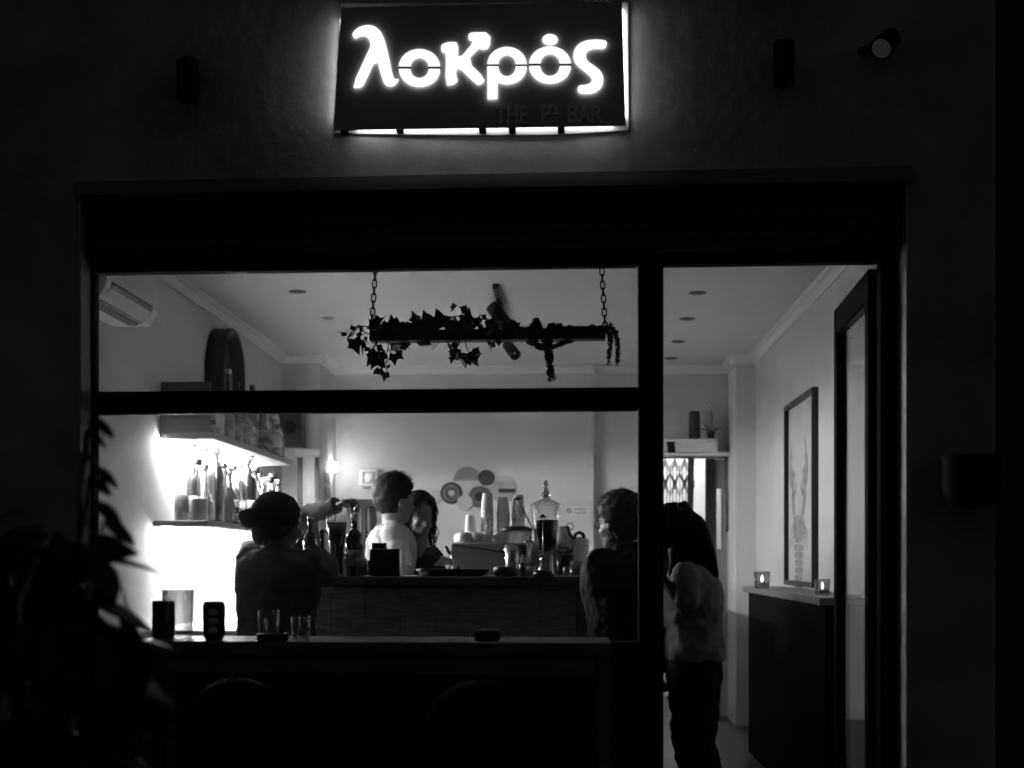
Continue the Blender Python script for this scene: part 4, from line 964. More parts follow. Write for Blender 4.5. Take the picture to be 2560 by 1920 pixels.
# ---- left part of the bar
loc = V((X(841, 6.62), 6.62, ZC)); ks_ = S(1, 6.62); t = thing('straw_cup', loc, 'dark tapered cup full of pale straws on the left of the bar', 'straw cup')
sz = lambda v: Z(841, v, 6.62) - ZC
MB().lathe([(0, 0), (17 * ks_, 0), (18 * ks_, .01), (19 * ks_, sz(1365)), (27 * ks_, sz(1306)), (25.5 * ks_, sz(1306)), (17 * ks_, sz(1365)), (0, sz(1366))], loc, 24).build('cup', dark_glass, t)
for i in range(15):
    a = rl.uniform(0, 6.28); rr_ = rl.uniform(.2, 1)
    p0 = loc + V((.02 * rr_ * math.cos(a), .02 * rr_ * math.sin(a), sz(1360))); p1 = loc + V((.05 * rr_ * math.cos(a), .05 * rr_ * math.sin(a), sz(1284) - rl.uniform(0, .03)))
    MB().cyl(p0, p1, .0034, .0034, 8).build('straw', white_paper, t)
bottle(V((X(886, 6.68), 6.68, ZC)), 'spirit', 0, 1.02, 'dark bottle with a pourer under the barman outstretched hand', 'bottles on the bar', pourer=True)
bottle(V((X(916, 6.64), 6.64, ZC)), 'slim', 1, .6, 'slim clear bottle beside the black napkin box', 'bottles on the bar', lab=False)
bottle(V((X(806, 6.72), 6.72, ZC)), 'round', 0, .78, 'short dark round bottle left of the straw cup', 'bottles on the bar', lab=False)
bottle(V((X(775, 6.75), 6.75, ZC)), 'wine', 3, .9, 'smoked bottle beside the head of the customer with a bun', 'bottles on the bar')
lathe_thing('tall_glass', 866, 6.6, [(0, 0), (.022, 0), (.026, .1), (.024, .1), (.02, .008), (0, .008)], glass_clear, 'tall clear glass at the front of the bar right of the straw cup', 'glass')
lathe_thing('beer_glass', 903, 6.6, [(0, 0), (.024, 0), (.03, .085), (.028, .085), (.022, .008), (0, .008)], glass_clear, 'clear glass catching the light beside the dark pourer bottle', 'glass', 14)
tag(MB().bbox(X(926, 6.62), X(1000, 6.62), 6.6, 6.7, ZC, Z(960, 1372, 6.62), .004).build('napkin_box', black_plastic, org=(X(960, 6.62), 6.62, ZC)), 'black napkin box on the bar before the man in white', 'box')
tag(MB().bbox(X(926, 6.66), X(962, 6.66), 6.705, 6.75, ZC, Z(940, 1357, 6.66), .003).build('menu_holder', black_plastic, org=(X(940, 6.7), 6.7, ZC)), 'black upright holder just behind the napkin box', 'holder')

# ================================================================== people
def remesh(o, vox, sm=4):
    r_ = o.modifiers.new('remesh', 'REMESH'); r_.mode = 'VOXEL'; r_.voxel_size = vox; r_.use_smooth_shade = True
    s_ = o.modifiers.new('smooth', 'SMOOTH'); s_.iterations = sm; s_.factor = .5
    return o
fold_tx = bpy.data.textures.new('folds', 'CLOUDS'); fold_tx.noise_scale = .055; fold_tx.noise_depth = 2
def folds(o, st=.03):
    d_ = o.modifiers.new('folds', 'DISPLACE'); d_.texture = fold_tx; d_.strength = st; d_.mid_level = .3; d_.texture_coords = 'LOCAL'
    return o
def head_mat(H, yaw, pitch=0, roll=0): # local +y is the way the face looks
    return MX.Translation(H) @ MX.Rotation(yaw, 4, 'Z') @ MX.Rotation(pitch, 4, 'X') @ MX.Rotation(roll, 4, 'Y')
def add_head(mb, M, s=1.):
    e = lambda c, r: mb.ell(tuple(q * s for q in c), tuple(q * s for q in r), M, 16, 12)
    e((0, -.012, .035), (.074, .094, .086)); e((0, .028, -.02), (.06, .062, .086)); e((0, .052, -.088), (.034, .036, .028))
    for sx in (-1, 1):
        e((sx * .03, .02, -.07), (.03, .048, .032)); e((sx * .08, -.012, -.012), (.013, .023, .034)); e((sx * .03, .074, -.002), (.015, .014, .011)); e((sx * .036, .06, -.035), (.024, .024, .022))
    e((0, .078, .02), (.052, .016, .012)); e((0, .088, -.054), (.023, .013, .006)); e((0, .087, -.067), (.02, .012, .007))
    w = lambda p: M @ (V(p) * s)
    mb.cap(w((0, .088, .008)), w((0, .112, -.026)), .008 * s, .014 * s, 10); mb.ell((0, .1 * s, -.032 * s), (.017 * s, .013 * s, .009 * s), M, 10, 6)
def add_torso(mb, hip, sh, L, infl=0., w=1., neck=True, d=1.):
    hip, sh, L = V(hip), V(sh), V(L).normalized(); up = (sh - hip); Fw = up.normalized().cross(L)
    prof = [(-.08, .165, .115), (0, .17, .12), (.3, .142, .105), (.55, .155, .115), (.78, .172, .12), (.92, .178, .1), (1.0, .15, .075), (1.05, .085, .062), (1.1, .055, .055)]
    if not neck: prof = prof[:-1]
    rings = []
    for t_, a, b_ in prof:
        c = hip + up * t_
        rings.append([c + L * (a * w + infl) * math.cos(2 * math.pi * i / 20) + Fw * (b_ * d + infl) * math.sin(2 * math.pi * i / 20) for i in range(20)])
    mb.loft(rings)
def add_hand(mb, wrist, dirv, palm_n, curl=.5, s=1.):
    wrist = V(wrist); d_ = V(dirv).normalized(); n_ = V(palm_n).normalized(); n_ = (n_ - d_ * n_.dot(d_)).normalized(); l_ = d_.cross(n_)
    kn = wrist + d_ * .085 * s
    for k in range(-2, 3): mb.cap(wrist + l_ * .007 * k * s, kn + l_ * .016 * k * s * .95, .014 * s, .012 * s, 8)
    for k, ln in zip((-1.5, -.5, .5, 1.5), (.062, .076, .08, .07)):
        p0 = kn + l_ * .0185 * k * s; seg = ln * s / 2.6; a = curl * .6; p = p0; 
        for j in range(3):
            dd_ = (d_ * math.cos(a) + n_ * math.sin(a)); p2 = p + dd_ * seg; mb.cap(p, p2, (.0088 - j * .001) * s, (.0082 - j * .001) * s, 8); p = p2; a += curl
    p0 = wrist + d_ * .03 * s + l_ * .028 * s; p1 = p0 + (d_ * .5 + l_ * .7 + n_ * .4).normalized() * .04 * s; p2 = p1 + (d_ * .8 + l_ * .1 + n_ * .6).normalized() * .032 * s
    mb.cap(p0, p1, .012 * s, .0105 * s, 8).cap(p1, p2, .0105 * s, .008 * s, 8)
def add_arm(mb, sh, el, wr, pn, r=1., hand=True, curl=.5):
    mb.cap(sh, el, .048 * r, .04 * r).cap(el, wr, .041 * r, .027 * r)
    if hand: add_hand(mb, wr, V(wr) - V(el), pn, curl)
def add_leg(mb, hip, kn, an, toe, infl=0.):
    mb.cap(hip, kn, .085 + infl, .055 + infl).cap(kn, an, .056 + infl, .04 + infl)
def make_person(label, H, yaw, pitch, sh, hip, arms, legs, skin_m, hair_fn, layers, hs=1., L=None, tw=1., td=1., vox=.011):
    base = V((hip[0], hip[1], 0)); t = thing('person', base, label, 'person')
    M = head_mat(H, yaw, pitch); L = V(L) if L is not None else MX.Rotation(yaw, 3, 'Z') @ V((1, 0, 0))
    mb = MB(); add_head(mb, M, hs); add_torso(mb, hip, sh, L, 0, tw, True, td)
    mb.cap(M @ V((0, -.02, -.06)), V(sh) + (V(sh) - V(hip)) * .06, .052 * hs, .058)
    for a in arms: add_arm(mb, *a)
    for g in legs:
        add_leg(mb, *g); mb.cap(V(g[2]) + V((0, 0, -.02)), V(g[3]), .035, .028)
    remesh(mb.build('body', skin_m, t), vox, 3)
    for nm, m_, fn in layers:
        lb = MB(); fn(lb); o_ = remesh(lb.build(nm, m_, t), vox, 3); folds(o_)
    hair_fn(t, M, hs)
    return t
def sleeve(lb, sh, el, f=.6, r=.062): e = V(sh).lerp(V(el), f); lb.cap(sh, e, r, r * .95)
def strands(mb, M, roots, r, n=7):
    for pts in roots: mb.tube([M @ V(p) for p in pts], r, 5, .4)
rr3 = random.Random(33)
# ---- man in white shirt behind the bar
def hair_cap(t, M, m_, th=.008, front=.07, side=.0, back=-.02, low=-.075, seed=1):
    """shell over the skull, cut along the hairline, with a combed uneven surface"""
    rg_ = random.Random(seed); nu, nv = 56, 36; vs = []; fs = []
    ph = [rg_.uniform(0, 6) for _ in range(6)]
    for k in range(nv + 1):
        tt = math.pi * (k + .02) / (nv + .04)
        for i in range(nu):
            a = 2 * math.pi * i / nu
            d_ = V((math.sin(tt) * math.cos(a), math.sin(tt) * math.sin(a), math.cos(tt)))
            wv = 1 + .018 * math.sin(9 * a + 5 * tt + ph[0]) + .014 * math.sin(17 * a - 7 * tt + ph[1]) + .012 * math.sin(13 * tt + 4 * a + ph[2])
            p_ = V((d_.x * (.074 + th), -.014 + d_.y * (.094 + th), .035 + d_.z * (.086 + th))) * wv
            if p_.z < .0 and p_.y < 0: p_.y -= .006; p_.z *= 1.25
            vs.append(p_)
    for k in range(nv):
        for i in range(nu):
            q = [k * nu + i, k * nu + (i + 1) % nu, (k + 1) * nu + (i + 1) % nu, (k + 1) * nu + i]
            c = (vs[q[0]] + vs[q[1]] + vs[q[2]] + vs[q[3]]) / 4
            jag = .006 * math.sin(31 * math.atan2(c.y, c.x))
            if c.z > .078: ok = c.y < front + jag
            elif c.z > .005: ok = c.y < side + (c.z - .005) / .073 * (front - side) + jag
            else: ok = c.y < back + jag and c.z > low + jag
            if ok: fs.append(q)
    mb = MB(); mb.add([M @ p_ for p_ in vs], fs, True)
    o = mb.build('hair', m_, t); sd = o.modifiers.new('solid', 'SOLIDIFY'); sd.thickness = .012; sd.offset = -1
    return o
def tufts(t, M, m_, n, lift, ln, seed, name='hair_tufts', curl=0.):
    rg_ = random.Random(seed); tf = MB()
    for i in range(n):
        a = rg_.uniform(0, 2 * math.pi); q = rg_.uniform(0, 1.) ** .6
        c = V((.08 * q * math.cos(a), -.014 + .1 * q * math.sin(a), .035 + .092 * math.sqrt(max(0, 1 - q * q))))
        if c.y > .06 and c.z < .08: continue
        o_ = V((c.x * 1.1, c.y + .01, c.z - .0)).normalized(); f2 = V((rg_.uniform(-.3, .3), rg_.uniform(.2, 1.), rg_.uniform(-.3, .3)))
        L_ = rg_.uniform(.5, 1.) * ln; p1 = rg_.uniform(0, 6); pts = []
        for k in range(5):
            f_ = k / 4; pts.append(M @ (c + o_ * lift * f_ + f2 * L_ * f_ * f_ + V((curl * math.cos(p1 + 7 * f_), 0, curl * math.sin(p1 + 7 * f_)))))
        tf.tube(pts, .0021, 4, .35)
    return tag(tf.build(name, m_, t), kind='stuff')
def hair_short(m_, seed=1):
    def fn(t, M, s):
        M = M @ MX.Scale(s, 4); hair_cap(t, M, m_, .01, .07, .012, -.022, -.07, seed); tufts(t, M, m_, 420, .026, .026, seed + 5, curl=.003)
    return fn
YA = 7.95
H = P(988, 1250, YA); sh = P(980, 1324, YA); hip = V((sh.x - .02, YA + .02, .95))
yaw = R(-52)
Lm = V((.12, -.99, 0)).normalized()
shr = V(sh) + Lm * .16 + V((0, 0, -.02)); shl = V(sh) - Lm * .16 + V((0, 0, -.02))
el_r = shr + V((.08, -.0, -.26)); wr_r = el_r + V((.2, .02, -.03)); el_l = shl + V((.06, .02, -.26)); wr_l = el_l + V((.2, -.05, -.02))
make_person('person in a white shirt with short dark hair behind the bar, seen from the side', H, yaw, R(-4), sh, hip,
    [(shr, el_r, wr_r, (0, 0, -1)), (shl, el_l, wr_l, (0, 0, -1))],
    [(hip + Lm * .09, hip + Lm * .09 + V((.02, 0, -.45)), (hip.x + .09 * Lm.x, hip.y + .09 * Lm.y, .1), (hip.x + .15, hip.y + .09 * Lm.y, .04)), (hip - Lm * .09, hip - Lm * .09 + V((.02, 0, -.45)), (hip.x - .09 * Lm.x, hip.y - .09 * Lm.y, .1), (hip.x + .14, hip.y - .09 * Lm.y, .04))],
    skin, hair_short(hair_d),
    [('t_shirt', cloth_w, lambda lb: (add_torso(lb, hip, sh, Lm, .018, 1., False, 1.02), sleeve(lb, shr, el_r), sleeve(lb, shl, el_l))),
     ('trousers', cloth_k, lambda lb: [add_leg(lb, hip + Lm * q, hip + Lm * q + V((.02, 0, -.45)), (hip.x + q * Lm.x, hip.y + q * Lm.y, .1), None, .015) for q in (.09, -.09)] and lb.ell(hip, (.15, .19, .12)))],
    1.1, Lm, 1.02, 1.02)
# ---- woman with curly hair
def hair_curly(t, M, s):
    hair_cap(t, M, hair_d, .016, .066, .02, .0, -.13, 12); mb = MB(); mb.ell((0, -.055, -.06), (.085, .06, .1), M, 16, 10); mb.build('hair_back', hair_d, t)
    cu_ = MB()
    for i in range(190):
        a = rr3.uniform(R(-220), R(40)); q = rr3.uniform(.7, 1.15)
        c = V((.085 * q * math.cos(a), -.03 + .09 * q * math.sin(a), rr3.uniform(.0, .12))); ln = rr3.uniform(.16, .36); ph = rr3.uniform(0, 6); cr = rr3.uniform(.008, .014); out = V((c.x, c.y + .03, 0)).normalized()
        pts = []
        for k in range(16):
            f_ = k / 15; pts.append(M @ (c + out * (.035 * math.sin(f_ * 1.6)) + V((cr * math.cos(ph + f_ * 14), cr * math.sin(ph + f_ * 14), -ln * f_))))
        cu_.tube(pts, .0042, 4, .35)
    tag(cu_.build('hair_curls', hair_d, t), kind='stuff')
YB2 = 8.15
Hb = P(1048, 1291, YB2); shb = P(1052, 1388, YB2); hipb = V((shb.x + .0, YB2, .78)); Lb = V((.55, -.83, 0)).normalized()
sr = shb + Lb * .14 + V((0, 0, -.02)); sl = shb - Lb * .14 + V((0, 0, -.02)); er = sr + V((.05, .02, -.25)); wr = er + V((.18, -.0, .0)); el = sl + V((.05, .02, -.25)); wl = el + V((.18, -.05, 0))
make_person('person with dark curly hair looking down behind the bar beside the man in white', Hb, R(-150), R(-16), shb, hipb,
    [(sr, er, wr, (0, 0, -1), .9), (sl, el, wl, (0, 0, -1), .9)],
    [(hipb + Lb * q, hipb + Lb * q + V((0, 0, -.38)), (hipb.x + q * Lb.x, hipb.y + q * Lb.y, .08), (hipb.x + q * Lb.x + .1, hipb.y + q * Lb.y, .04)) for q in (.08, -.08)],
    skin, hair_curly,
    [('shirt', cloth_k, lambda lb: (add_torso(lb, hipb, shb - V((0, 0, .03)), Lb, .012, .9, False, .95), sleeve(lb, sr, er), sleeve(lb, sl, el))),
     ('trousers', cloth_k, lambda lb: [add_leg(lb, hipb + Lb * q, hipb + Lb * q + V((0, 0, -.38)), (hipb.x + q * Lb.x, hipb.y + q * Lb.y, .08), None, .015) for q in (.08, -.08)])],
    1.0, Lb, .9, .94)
# ---- barman with the outstretched arm, mostly hidden
YH = 7.08
Hc = P(688, 1305, YH); shc = P(702, 1372, YH); hipc = V((shc.x, YH, .86)); Lc = V((.96, .28, 0)).normalized()
sr = shc + Lc * .15 + V((0, 0, -.01)); sl = shc - Lc * .15 + V((0, 0, -.02)); er = P(765, 1290, 7.0); wr = P(845, 1262, 6.85); el = sl + V((0, -.05, -.26)); wl = el + V((.1, -.15, .05))
make_person('person in dark clothes reaching an arm over the bar, mostly hidden behind the hair bun', Hc, R(-110), R(-10), shc, hipc,
    [(sr, er, wr, (.2, 0, -1), .92, True, .75), (sl, el, wl, (0, 0, -1), .95)],
    [(hipc + Lc * q, hipc + Lc * q + V((0, 0, -.42)), (hipc.x + q * Lc.x, hipc.y + q * Lc.y, .08), (hipc.x + q * Lc.x, hipc.y - .12, .04)) for q in (.09, -.09)],
    skin_d, hair_short(hair_d),
    [('shirt', cloth_d, lambda lb: (add_torso(lb, hipc, shc, Lc, .016, .95, False), lb.cap(sr, er, .056, .048).cap(er, V(er).lerp(V(wr), .93), .047, .034), sleeve(lb, sl, el))),  # long dark sleeve added so the reaching arm stays a silhouette
     ('trousers', cloth_k, lambda lb: [add_leg(lb, hipc + Lc * q, hipc + Lc * q + V((0, 0, -.42)), (hipc.x + q * Lc.x, hipc.y + q * Lc.y, .08), None, .015) for q in (.09, -.09)])],
    1., Lc, .95)
# ---- bar stools for the two seated customers
def stool(x, y, z, label):
    t = thing('bar_stool', (x, y, 0), label, 'stool', 'bar stools at the counter')
    MB().lathe([(0, z - .05), (.16, z - .05), (.175, z - .035), (.17, z - .005), (0, z)], (x, y, 0), 24).build('seat', black_plastic, t)
    for a in range(4):
        c_, s_ = math.cos(a * math.pi / 2 + .78), math.sin(a * math.pi / 2 + .78)
        MB().cyl((x + .11 * c_, y + .11 * s_, z - .05), (x + .18 * c_, y + .18 * s_, 0), .012).build('leg', black_metal, t)
    MB().tube([(x + .16 * math.cos(k * math.pi / 8), y + .16 * math.sin(k * math.pi / 8), .25) for k in range(17)], .009).build('foot_ring', black_metal, t)
# ---- customer with a bun, back to the window
def hair_bun(t, M, s):
    M = M @ MX.Scale(s, 4); hair_cap(t, M, hair_d, .011, .068, .05, .03, -.125, 8); tufts(t, M, hair_d, 120, .006, .02, 3)
    mb = MB(); mb.ell((-.02, -.135, .012), (.045, .04, .043), M, 14, 10); mb.ell((-.03, -.15, .02), (.03, .03, .03), M, 14, 10); mb.ell((-.005, -.13, -.005), (.03, .03, .03), M, 14, 10); mb.ell((0, -.075, -.04), (.06, .045, .06), M, 14, 10)
    mb.build('hair_bun', hair_d, t)
    fz = MB()
    for i in range(60):
        a = rr3.uniform(0, 6.28); c = V((-.02 + .04 * math.cos(a), -.135, .012 + .04 * math.sin(a))); fz.tube([M @ c, M @ (c + V((.012 * math.cos(a), rr3.uniform(-.01, .01), .014 * math.sin(a))))], .0018, 4, .4)
    tag(fz.build('hair_wisps', hair_d, t), kind='stuff')
YD2 = 6.1
Hd = P(695, 1312, YD2); shd = P(700, 1392, YD2); hipd = V((X(690, YD2), YD2 - .04, .80)); Ld = V((.92, -.38, 0)).normalized()
sr = shd + Ld * .17 + V((0, 0, -.03)); sl = shd - Ld * .15 + V((0, 0, -.02)); er = P(815, 1432, 6.2); wr = P(838, 1440, 6.46); el = sl + V((.02, .06, -.27)); wl = el + V((.05, .2, .12))
kn = [hipd + Ld * q + V((.03, .36, -.03)) for q in (.1, -.1)]
make_person('person with a hair bun sitting at the bar with the back to the window', Hd, R(-52), R(-6), shd, hipd,
    [(sr, er, wr, (0, 0, -1)), (sl, el, wl, (0, 0, -1))],
    [(hipd + Ld * q, k_n, V((k_n.x, k_n.y - .1, .34)), V((k_n.x + .02, k_n.y + .02, .29))) for q, k_n in zip((.1, -.1), kn)],
    skin_d, hair_bun,
    [('t_shirt', cloth_d, lambda lb: (add_torso(lb, hipd, shd, Ld, .024, 1.02, False, 1.1), sleeve(lb, sr, er, .8, .07), sleeve(lb, sl, el, .6, .066))),
     ('trousers', cloth_k, lambda lb: [add_leg(lb, hipd + Ld * q, k_n, V((k_n.x, k_n.y - .1, .34)), None, .015) for q, k_n in zip((.1, -.1), kn)] and lb.ell(hipd, (.19, .17, .12)))],
    .98, Ld, 1.02)
stool(hipd.x, hipd.y, hipd.z - .11, 'black bar stool under the person with the hair bun')
# ---- man at the right end
def hair_tousled(t, M, s):
    M = M @ MX.Scale(s, 4); hair_cap(t, M, hair_m, .012, .07, .005, -.02, -.07, 4); tufts(t, M, hair_m, 420, .02, .03, 6, 'hair_wisps', .008)
    mb = MB(); mb.ell((.0, -.135, .035), (.04, .04, .045), M, 12, 8); mb.build('hair_knot', hair_m, t)
    gl = MB(); gl.tube([M @ V((sx * .03 + .022 * math.cos(k * math.pi / 6), .1, .002 + .018 * math.sin(k * math.pi / 6))) for sx in (1,) for k in range(13)], .0016, 5)
    gl.tube([M @ V((-.03 + .022 * math.cos(k * math.pi / 6), .1, .002 + .018 * math.sin(k * math.pi / 6))) for k in range(13)], .0016, 5)
    for sx in (-1, 1): gl.tube([M @ V((sx * .052, .098, .004)), M @ V((sx * .078, .04, .004)), M @ V((sx * .082, -.012, 0))], .0018, 5)
    gl.build('glasses', black_plastic, t)
YE = 6.2
He = P(1550, 1308, YE); she = P(1572, 1398, YE); hipe = V((X(1575, YE), YE - .06, .80)); Le = V((.72, .69, 0)).normalized()
sl = she - Le * .17 + V((0, 0, -.03)); sr = she + Le * .15 + V((0, 0, -.02)); el = P(1512, 1440, 6.1); wl = P(1530, 1446, 6.42); er = sr + V((.0, .08, -.26)); wr = er + V((-.1, .15, .1))
kn = [hipe + Le * q + V((-.2, .3, -.02)) for q in (.1, -.1)]
make_person('person in a dark jacket with tousled hair at the right end of the bar', He, R(48), R(-4), she, hipe,
    [(sl, el, wl, (0, 0, -1)), (sr, er, wr, (0, 0, -1))],
    [(hipe + Le * q, k_n, V((k_n.x + .05, k_n.y - .08, .34)), V((k_n.x, k_n.y + .02, .29))) for q, k_n in zip((.1, -.1), kn)],
    skin, hair_tousled,
    [('jacket', cloth_k, lambda lb: (add_torso(lb, hipe, she, Le, .045, 1.05, False, 1.15), lb.cap(sl, el, .072, .062).cap(el, V(el).lerp(V(wl), .85), .06, .048), lb.cap(sr, er, .072, .062).cap(er, V(er).lerp(V(wr), .85), .06, .048),
        lb.tube([she + V((.075 * math.cos(k * .7), .07 * math.sin(k * .7), .05)) for k in range(10)], .028, 8))),
     ('trousers', cloth_k, lambda lb: [add_leg(lb, hipe + Le * q, k_n, V((k_n.x + .05, k_n.y - .08, .34)), None, .015) for q, k_n in zip((.1, -.1), kn)] and lb.ell(hipe, (.19, .17, .12)))],
    1.0, Le, 1.)
stool(hipe.x, hipe.y, hipe.z - .11, 'black bar stool under the person in the dark jacket')
# ---- woman standing in the doorway
def hair_long(t, M, s):
    hair_cap(t, M, hair_d, .013, .07, .035, .03, -.12, 9); mb = MB()
    mb.ell((0, -.055, -.04), (.084, .066, .1), M, 16, 10)
    a, b_, c, d_ = M @ V((0, -.07, .0)), P(1735, 1332, 5.86), P(1764, 1388, 5.84), P(1788, 1438, 5.84)
    mb.cap(a, b_, .085, .068).cap(b_, c, .068, .045).cap(c, d_, .045, .018)
    a2 = M @ V((-.07, -.0, -.06)); mb.cap(a2, P(1690, 1400, 5.82), .045, .03).cap(P(1690, 1400, 5.82), P(1676, 1445, 5.8), .03, .01)
    remesh(mb.build('hair_length', hair_d, t), .011, 2)
    fl = P(1708, 1268, 5.84)
    for k in range(5): 
        an = 2 * math.pi * k / 5; MB().ell(fl + V((.016 * math.cos(an), 0, .016 * math.sin(an))), (.014, .008, .012)).build('flower_petal', hair_m, t)
YF = 5.9
Hf = P(1682, 1348, YF); shf = P(1728, 1428, YF); hipf = V((X(1738, YF), YF + .02, .86)); Lf = V((.25, .97, 0)).normalized()
sl = shf - Lf * .15 + V((0, 0, -.02)); sr = shf + Lf * .15 + V((0, 0, -.02)); el = P(1716, 1520, 5.74); wl = P(1682, 1480, 5.74); er = P(1716, 1520, 6.05); wr = P(1682, 1480, 6.0)
legs = [(hipf + Lf * q + V((0, 0, -.1)), hipf + Lf * q + V((.0, 0, -.4)), V((hipf.x + q * Lf.x + .06, hipf.y + q * Lf.y, .09)), V((hipf.x + q * Lf.x - .06, hipf.y + q * Lf.y, .035))) for q in (.075, -.075)]
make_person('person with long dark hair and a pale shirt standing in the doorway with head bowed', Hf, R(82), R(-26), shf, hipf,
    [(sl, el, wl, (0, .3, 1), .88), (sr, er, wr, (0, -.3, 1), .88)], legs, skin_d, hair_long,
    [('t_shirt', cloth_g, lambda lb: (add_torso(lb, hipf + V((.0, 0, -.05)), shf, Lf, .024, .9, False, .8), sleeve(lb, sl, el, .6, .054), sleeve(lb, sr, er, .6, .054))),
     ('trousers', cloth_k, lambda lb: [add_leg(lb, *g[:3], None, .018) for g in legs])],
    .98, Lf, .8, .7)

# ================================================================== outside: ledge table, drinks, chairs, plant
YT = 4.72
zt = Z(1100, 1606, YT); tx0, tx1 = X(330, YT), X(1530, YT)
t = thing('window_table', ((tx0 + tx1) / 2, YT, -.12), 'long narrow wooden table standing under the shop window', 'table')
MB().bbox(tx0, tx1, YT, YT + .36, zt - .046, zt, .004).build('table_top', ledge_m, t)
for x in (tx0 + .03, tx1 - .045):
    for y in (YT + .004, YT + .3): MB().bbox(x, x + .04, y, y + .045, -.12, zt - .047, .003).build('leg', ledge_m, t)
MB().box(tx0 + .075, tx1 - .05, YT + .02, YT + .04, zt - .11, zt - .0465).build('apron', ledge_m, t)
ZT = zt + .0006
def on_table(name, u, y, prof, m, label, cat, n=20, group=None): return lathe_thing(name, u, y, prof, m, label, cat, n, group, ZT)
tag(MB().bbox(X(1189, YT + .1), X(1250, YT + .1), YT + .06, YT + .16, ZT, ZT + S(28, YT + .1), .005).build('menu_box', black_plastic, org=(X(1220, YT), YT + .1, ZT)), 'small black box on the window table right of the middle', 'box')
loc = V((X(535, YT + .1), YT + .1, ZT)); t = thing('drink_can', loc, 'dark slim drink can with pale markings on the window table', 'can')
MB().lathe([(0, 0), (.028, 0), (.033, .008), (.038, .02), (.038, .118), (.032, .13), (.028, .132), (0, .128)], loc, 24).build('body', mat('can_dark', .02, .35, .3), t)
for k in range(3):
    MB().ell(loc + V((.006, -.038, .035 + k * .03)), (.018, .0025, .012), None, 12, 6).build('marking', white_matt, t)
wg = [(0, 0), (.03, 0), (.034, .004), (.037, .1), (.035, .1), (.031, .008), (0, .008)]
on_table('tumbler', 672, YT + .12, wg, glass_clear, 'clear tumbler on the window table before the person with the bun', 'glass')
on_table('tumbler', 752, YT + .08, [(r * .9, z * .8) for r, z in wg], glass_clear, 'small tumbler on the window table just right of the bun customer', 'glass')
on_table('tumbler', 445, YT + .16, [(r * 1.5, z * 1.7) for r, z in wg], glass_clear, 'big glass jar at the left end of the window table', 'glass')
on_table('ashtray', 682, YT + .05, [(0, 0), (.05, 0), (.055, .006), (.054, .025), (.047, .026), (.044, .01), (0, .009)], black_plastic, 'round black ashtray on the window table left of the menu box', 'ashtray')
tag(MB().bbox(X(388, YT + .2), X(426, YT + .2), YT + .16, YT + .26, ZT, ZT + S(95, YT + .2), .004).build('menu_stand', black_plastic, org=(X(407, YT), YT + .2, ZT)), 'dark upright menu stand at the left end of the window table', 'menu stand')
# chairs in front of the table
def chair(cx, cy, w, label, first=[None]):
    loc = V((cx, cy, -.12))
    if first[0] is None:
        t = thing('chair', loc, label, 'chair', 'dark chairs in front of the window table')
        zs_ = .33; rings = []
        for k in range(13):      # rounded shell back
            s_ = 1 - (1 - k / 12) ** 2.2; z = zs_ + .1 + s_ * .42; hw_ = w / 2 * math.sqrt(max(.004, 1 - max(0, (s_ - .4) / .6) ** 3)); row = []
            for i in range(13):
                a = -1 + 2 * i / 12; row.append(V((cx + hw_ * a, cy - .2 - .05 * s_ + .12 * a * a, z)))
            rings.append(row)
        b_ = MB(); b_.loft(rings, False, True, False)
        o = b_.build('backrest', mat('chair_shell', .008, .9, spec=.05), t); m_ = o.modifiers.new('solid', 'SOLIDIFY'); m_.thickness = .018
        MB().bbox(cx - w / 2, cx + w / 2, cy - .2, cy + .22, zs_, zs_ + .035, .012).build('seat', black_plastic, t)
        for sx in (-1, 1):
            for sy in (-1, 1): MB().cyl((cx + sx * w * .4, cy + sy * .17, zs_), (cx + sx * w * .48, cy + sy * .21, -.12), .012).build('leg', black_metal, t)
            MB().cyl((cx + sx * w * .36, cy - .2, zs_ + .02), (cx + sx * w * .36, cy - .165, zs_ + .16), .011).build('upright', black_metal, t)
        first[0] = t; return t
    return copy_tree(first[0], loc, label)
chair(X(1205, 4.2), 4.3, .36, 'dark rounded chair back centred below the window table')
chair(X(600, 4.2), 4.3, .36, 'dark rounded chair left of the middle below the window table')
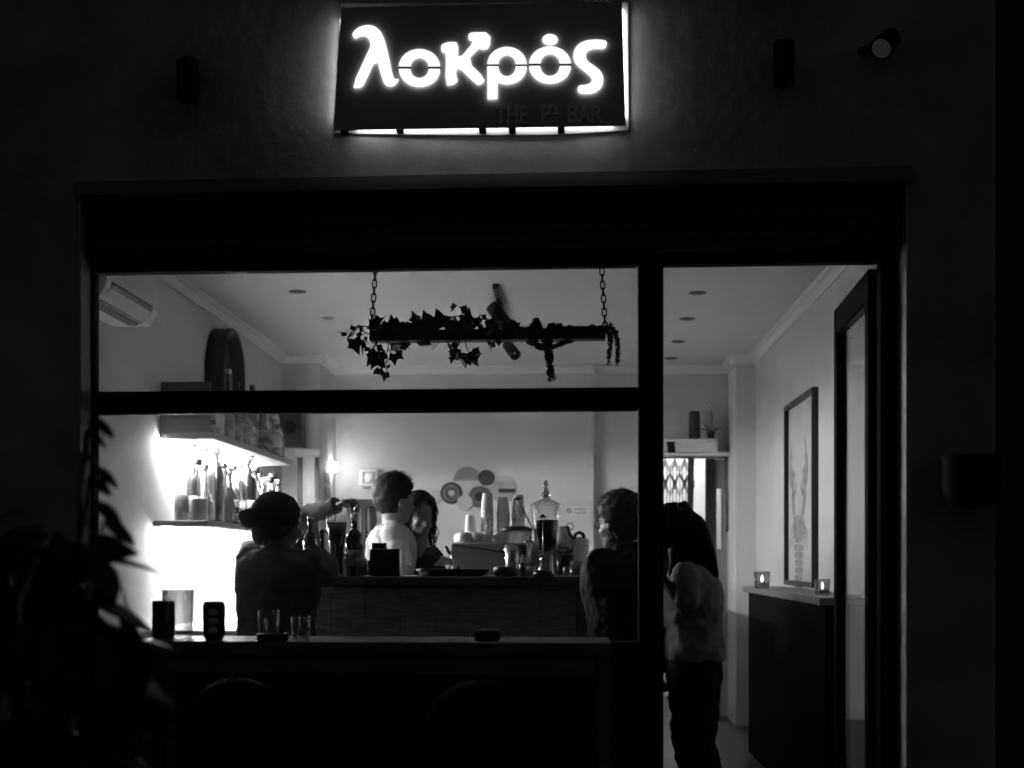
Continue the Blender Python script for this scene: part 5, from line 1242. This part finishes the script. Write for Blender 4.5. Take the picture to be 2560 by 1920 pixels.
# big potted plant at the left
YPP = 2.5
pb = V((X(130, YPP), YPP, -.12))
t = thing('potted_plant', pb, 'large dark potted plant with broad leaves at the left of the window', 'plant')
MB().lathe([(0, 0), (.2, 0), (.22, .02), (.27, .5), (.29, .52), (.29, .56), (.26, .56), (.25, .5), (0, .5)], pb, 28).build('pot', mat('planter_dark', .025, .6), t)
rq = random.Random(17); lf0 = None
def big_leaf():
    m_ = MB(); vs = []; n = 8
    for k in range(n + 1):
        s_ = k / n; w_ = .5 * math.sin(math.pi * min(1, .06 + .94 * s_)) ** .8 * .42; zz = -.45 * s_ * s_
        vs += [V((-w_, s_, zz - .06 * abs(w_))), V((0, s_, zz + .03)), V((w_, s_, zz - .06 * abs(w_)))]
    fs = []
    for k in range(n): a = k * 3; fs += [(a, a + 1, a + 4, a + 3), (a + 1, a + 2, a + 5, a + 4)]
    m_.add(vs, fs, True); return m_
stm2 = MB()
def pleaf(base_p, yaw_, pitch_, s_, roll_=0.):
    global lf0
    if lf0 is None: lf0 = big_leaf().build('leaf', leaf_m, t, org=(0, 0, 0)); o = lf0
    else: o = share(lf0, 'leaf', t, (0, 0, 0))
    o.location = base_p - pb; o.scale = (s_, s_, s_); o.rotation_euler = (MX.Rotation(yaw_, 4, 'Z') @ MX.Rotation(pitch_, 4, 'X') @ MX.Rotation(roll_, 4, 'Y')).to_euler()
for i in range(280):
    a = rq.uniform(0, 6.283); rad = rq.uniform(.02, .3); z = rq.uniform(.5, 1.4)
    rad *= 1.05 - .45 * max(0, z - .9)
    rad *= .66
    p0 = pb + V((rad * math.cos(a) * .8, rad * math.sin(a) * .6, z)); pleaf(p0, a - math.pi / 2 + rq.uniform(-.5, .5), rq.uniform(-1.1, .3), rq.uniform(.09, .15), rq.uniform(-1.2, 1.2))
    if i % 12 == 0: stm2.tube([pb + V((rad * .15, 0, .5)), pb + V((rad * math.cos(a) * .4, rad * math.sin(a) * .3, .5 + (z - .5) * .6)), p0], .008, 5)
for (u, v, a, s_) in ((228, 1045, R(-100), .1), (215, 1075, R(-80), .09), (232, 1165, R(-85), .11), (222, 1190, R(-110), .1), (238, 1255, R(-110), .12), (262, 1300, R(-100), .13), (205, 1130, R(-60), .1)):
    q = P(u, v, YPP); stm2.tube([pb + V((.02, 0, .9)), V((X(200, YPP), YPP, q.z - .15)), q], .003, 5); pleaf(q, a, -.5, s_ * .5, .9)
stm2.build('stem', leaf_m, t)
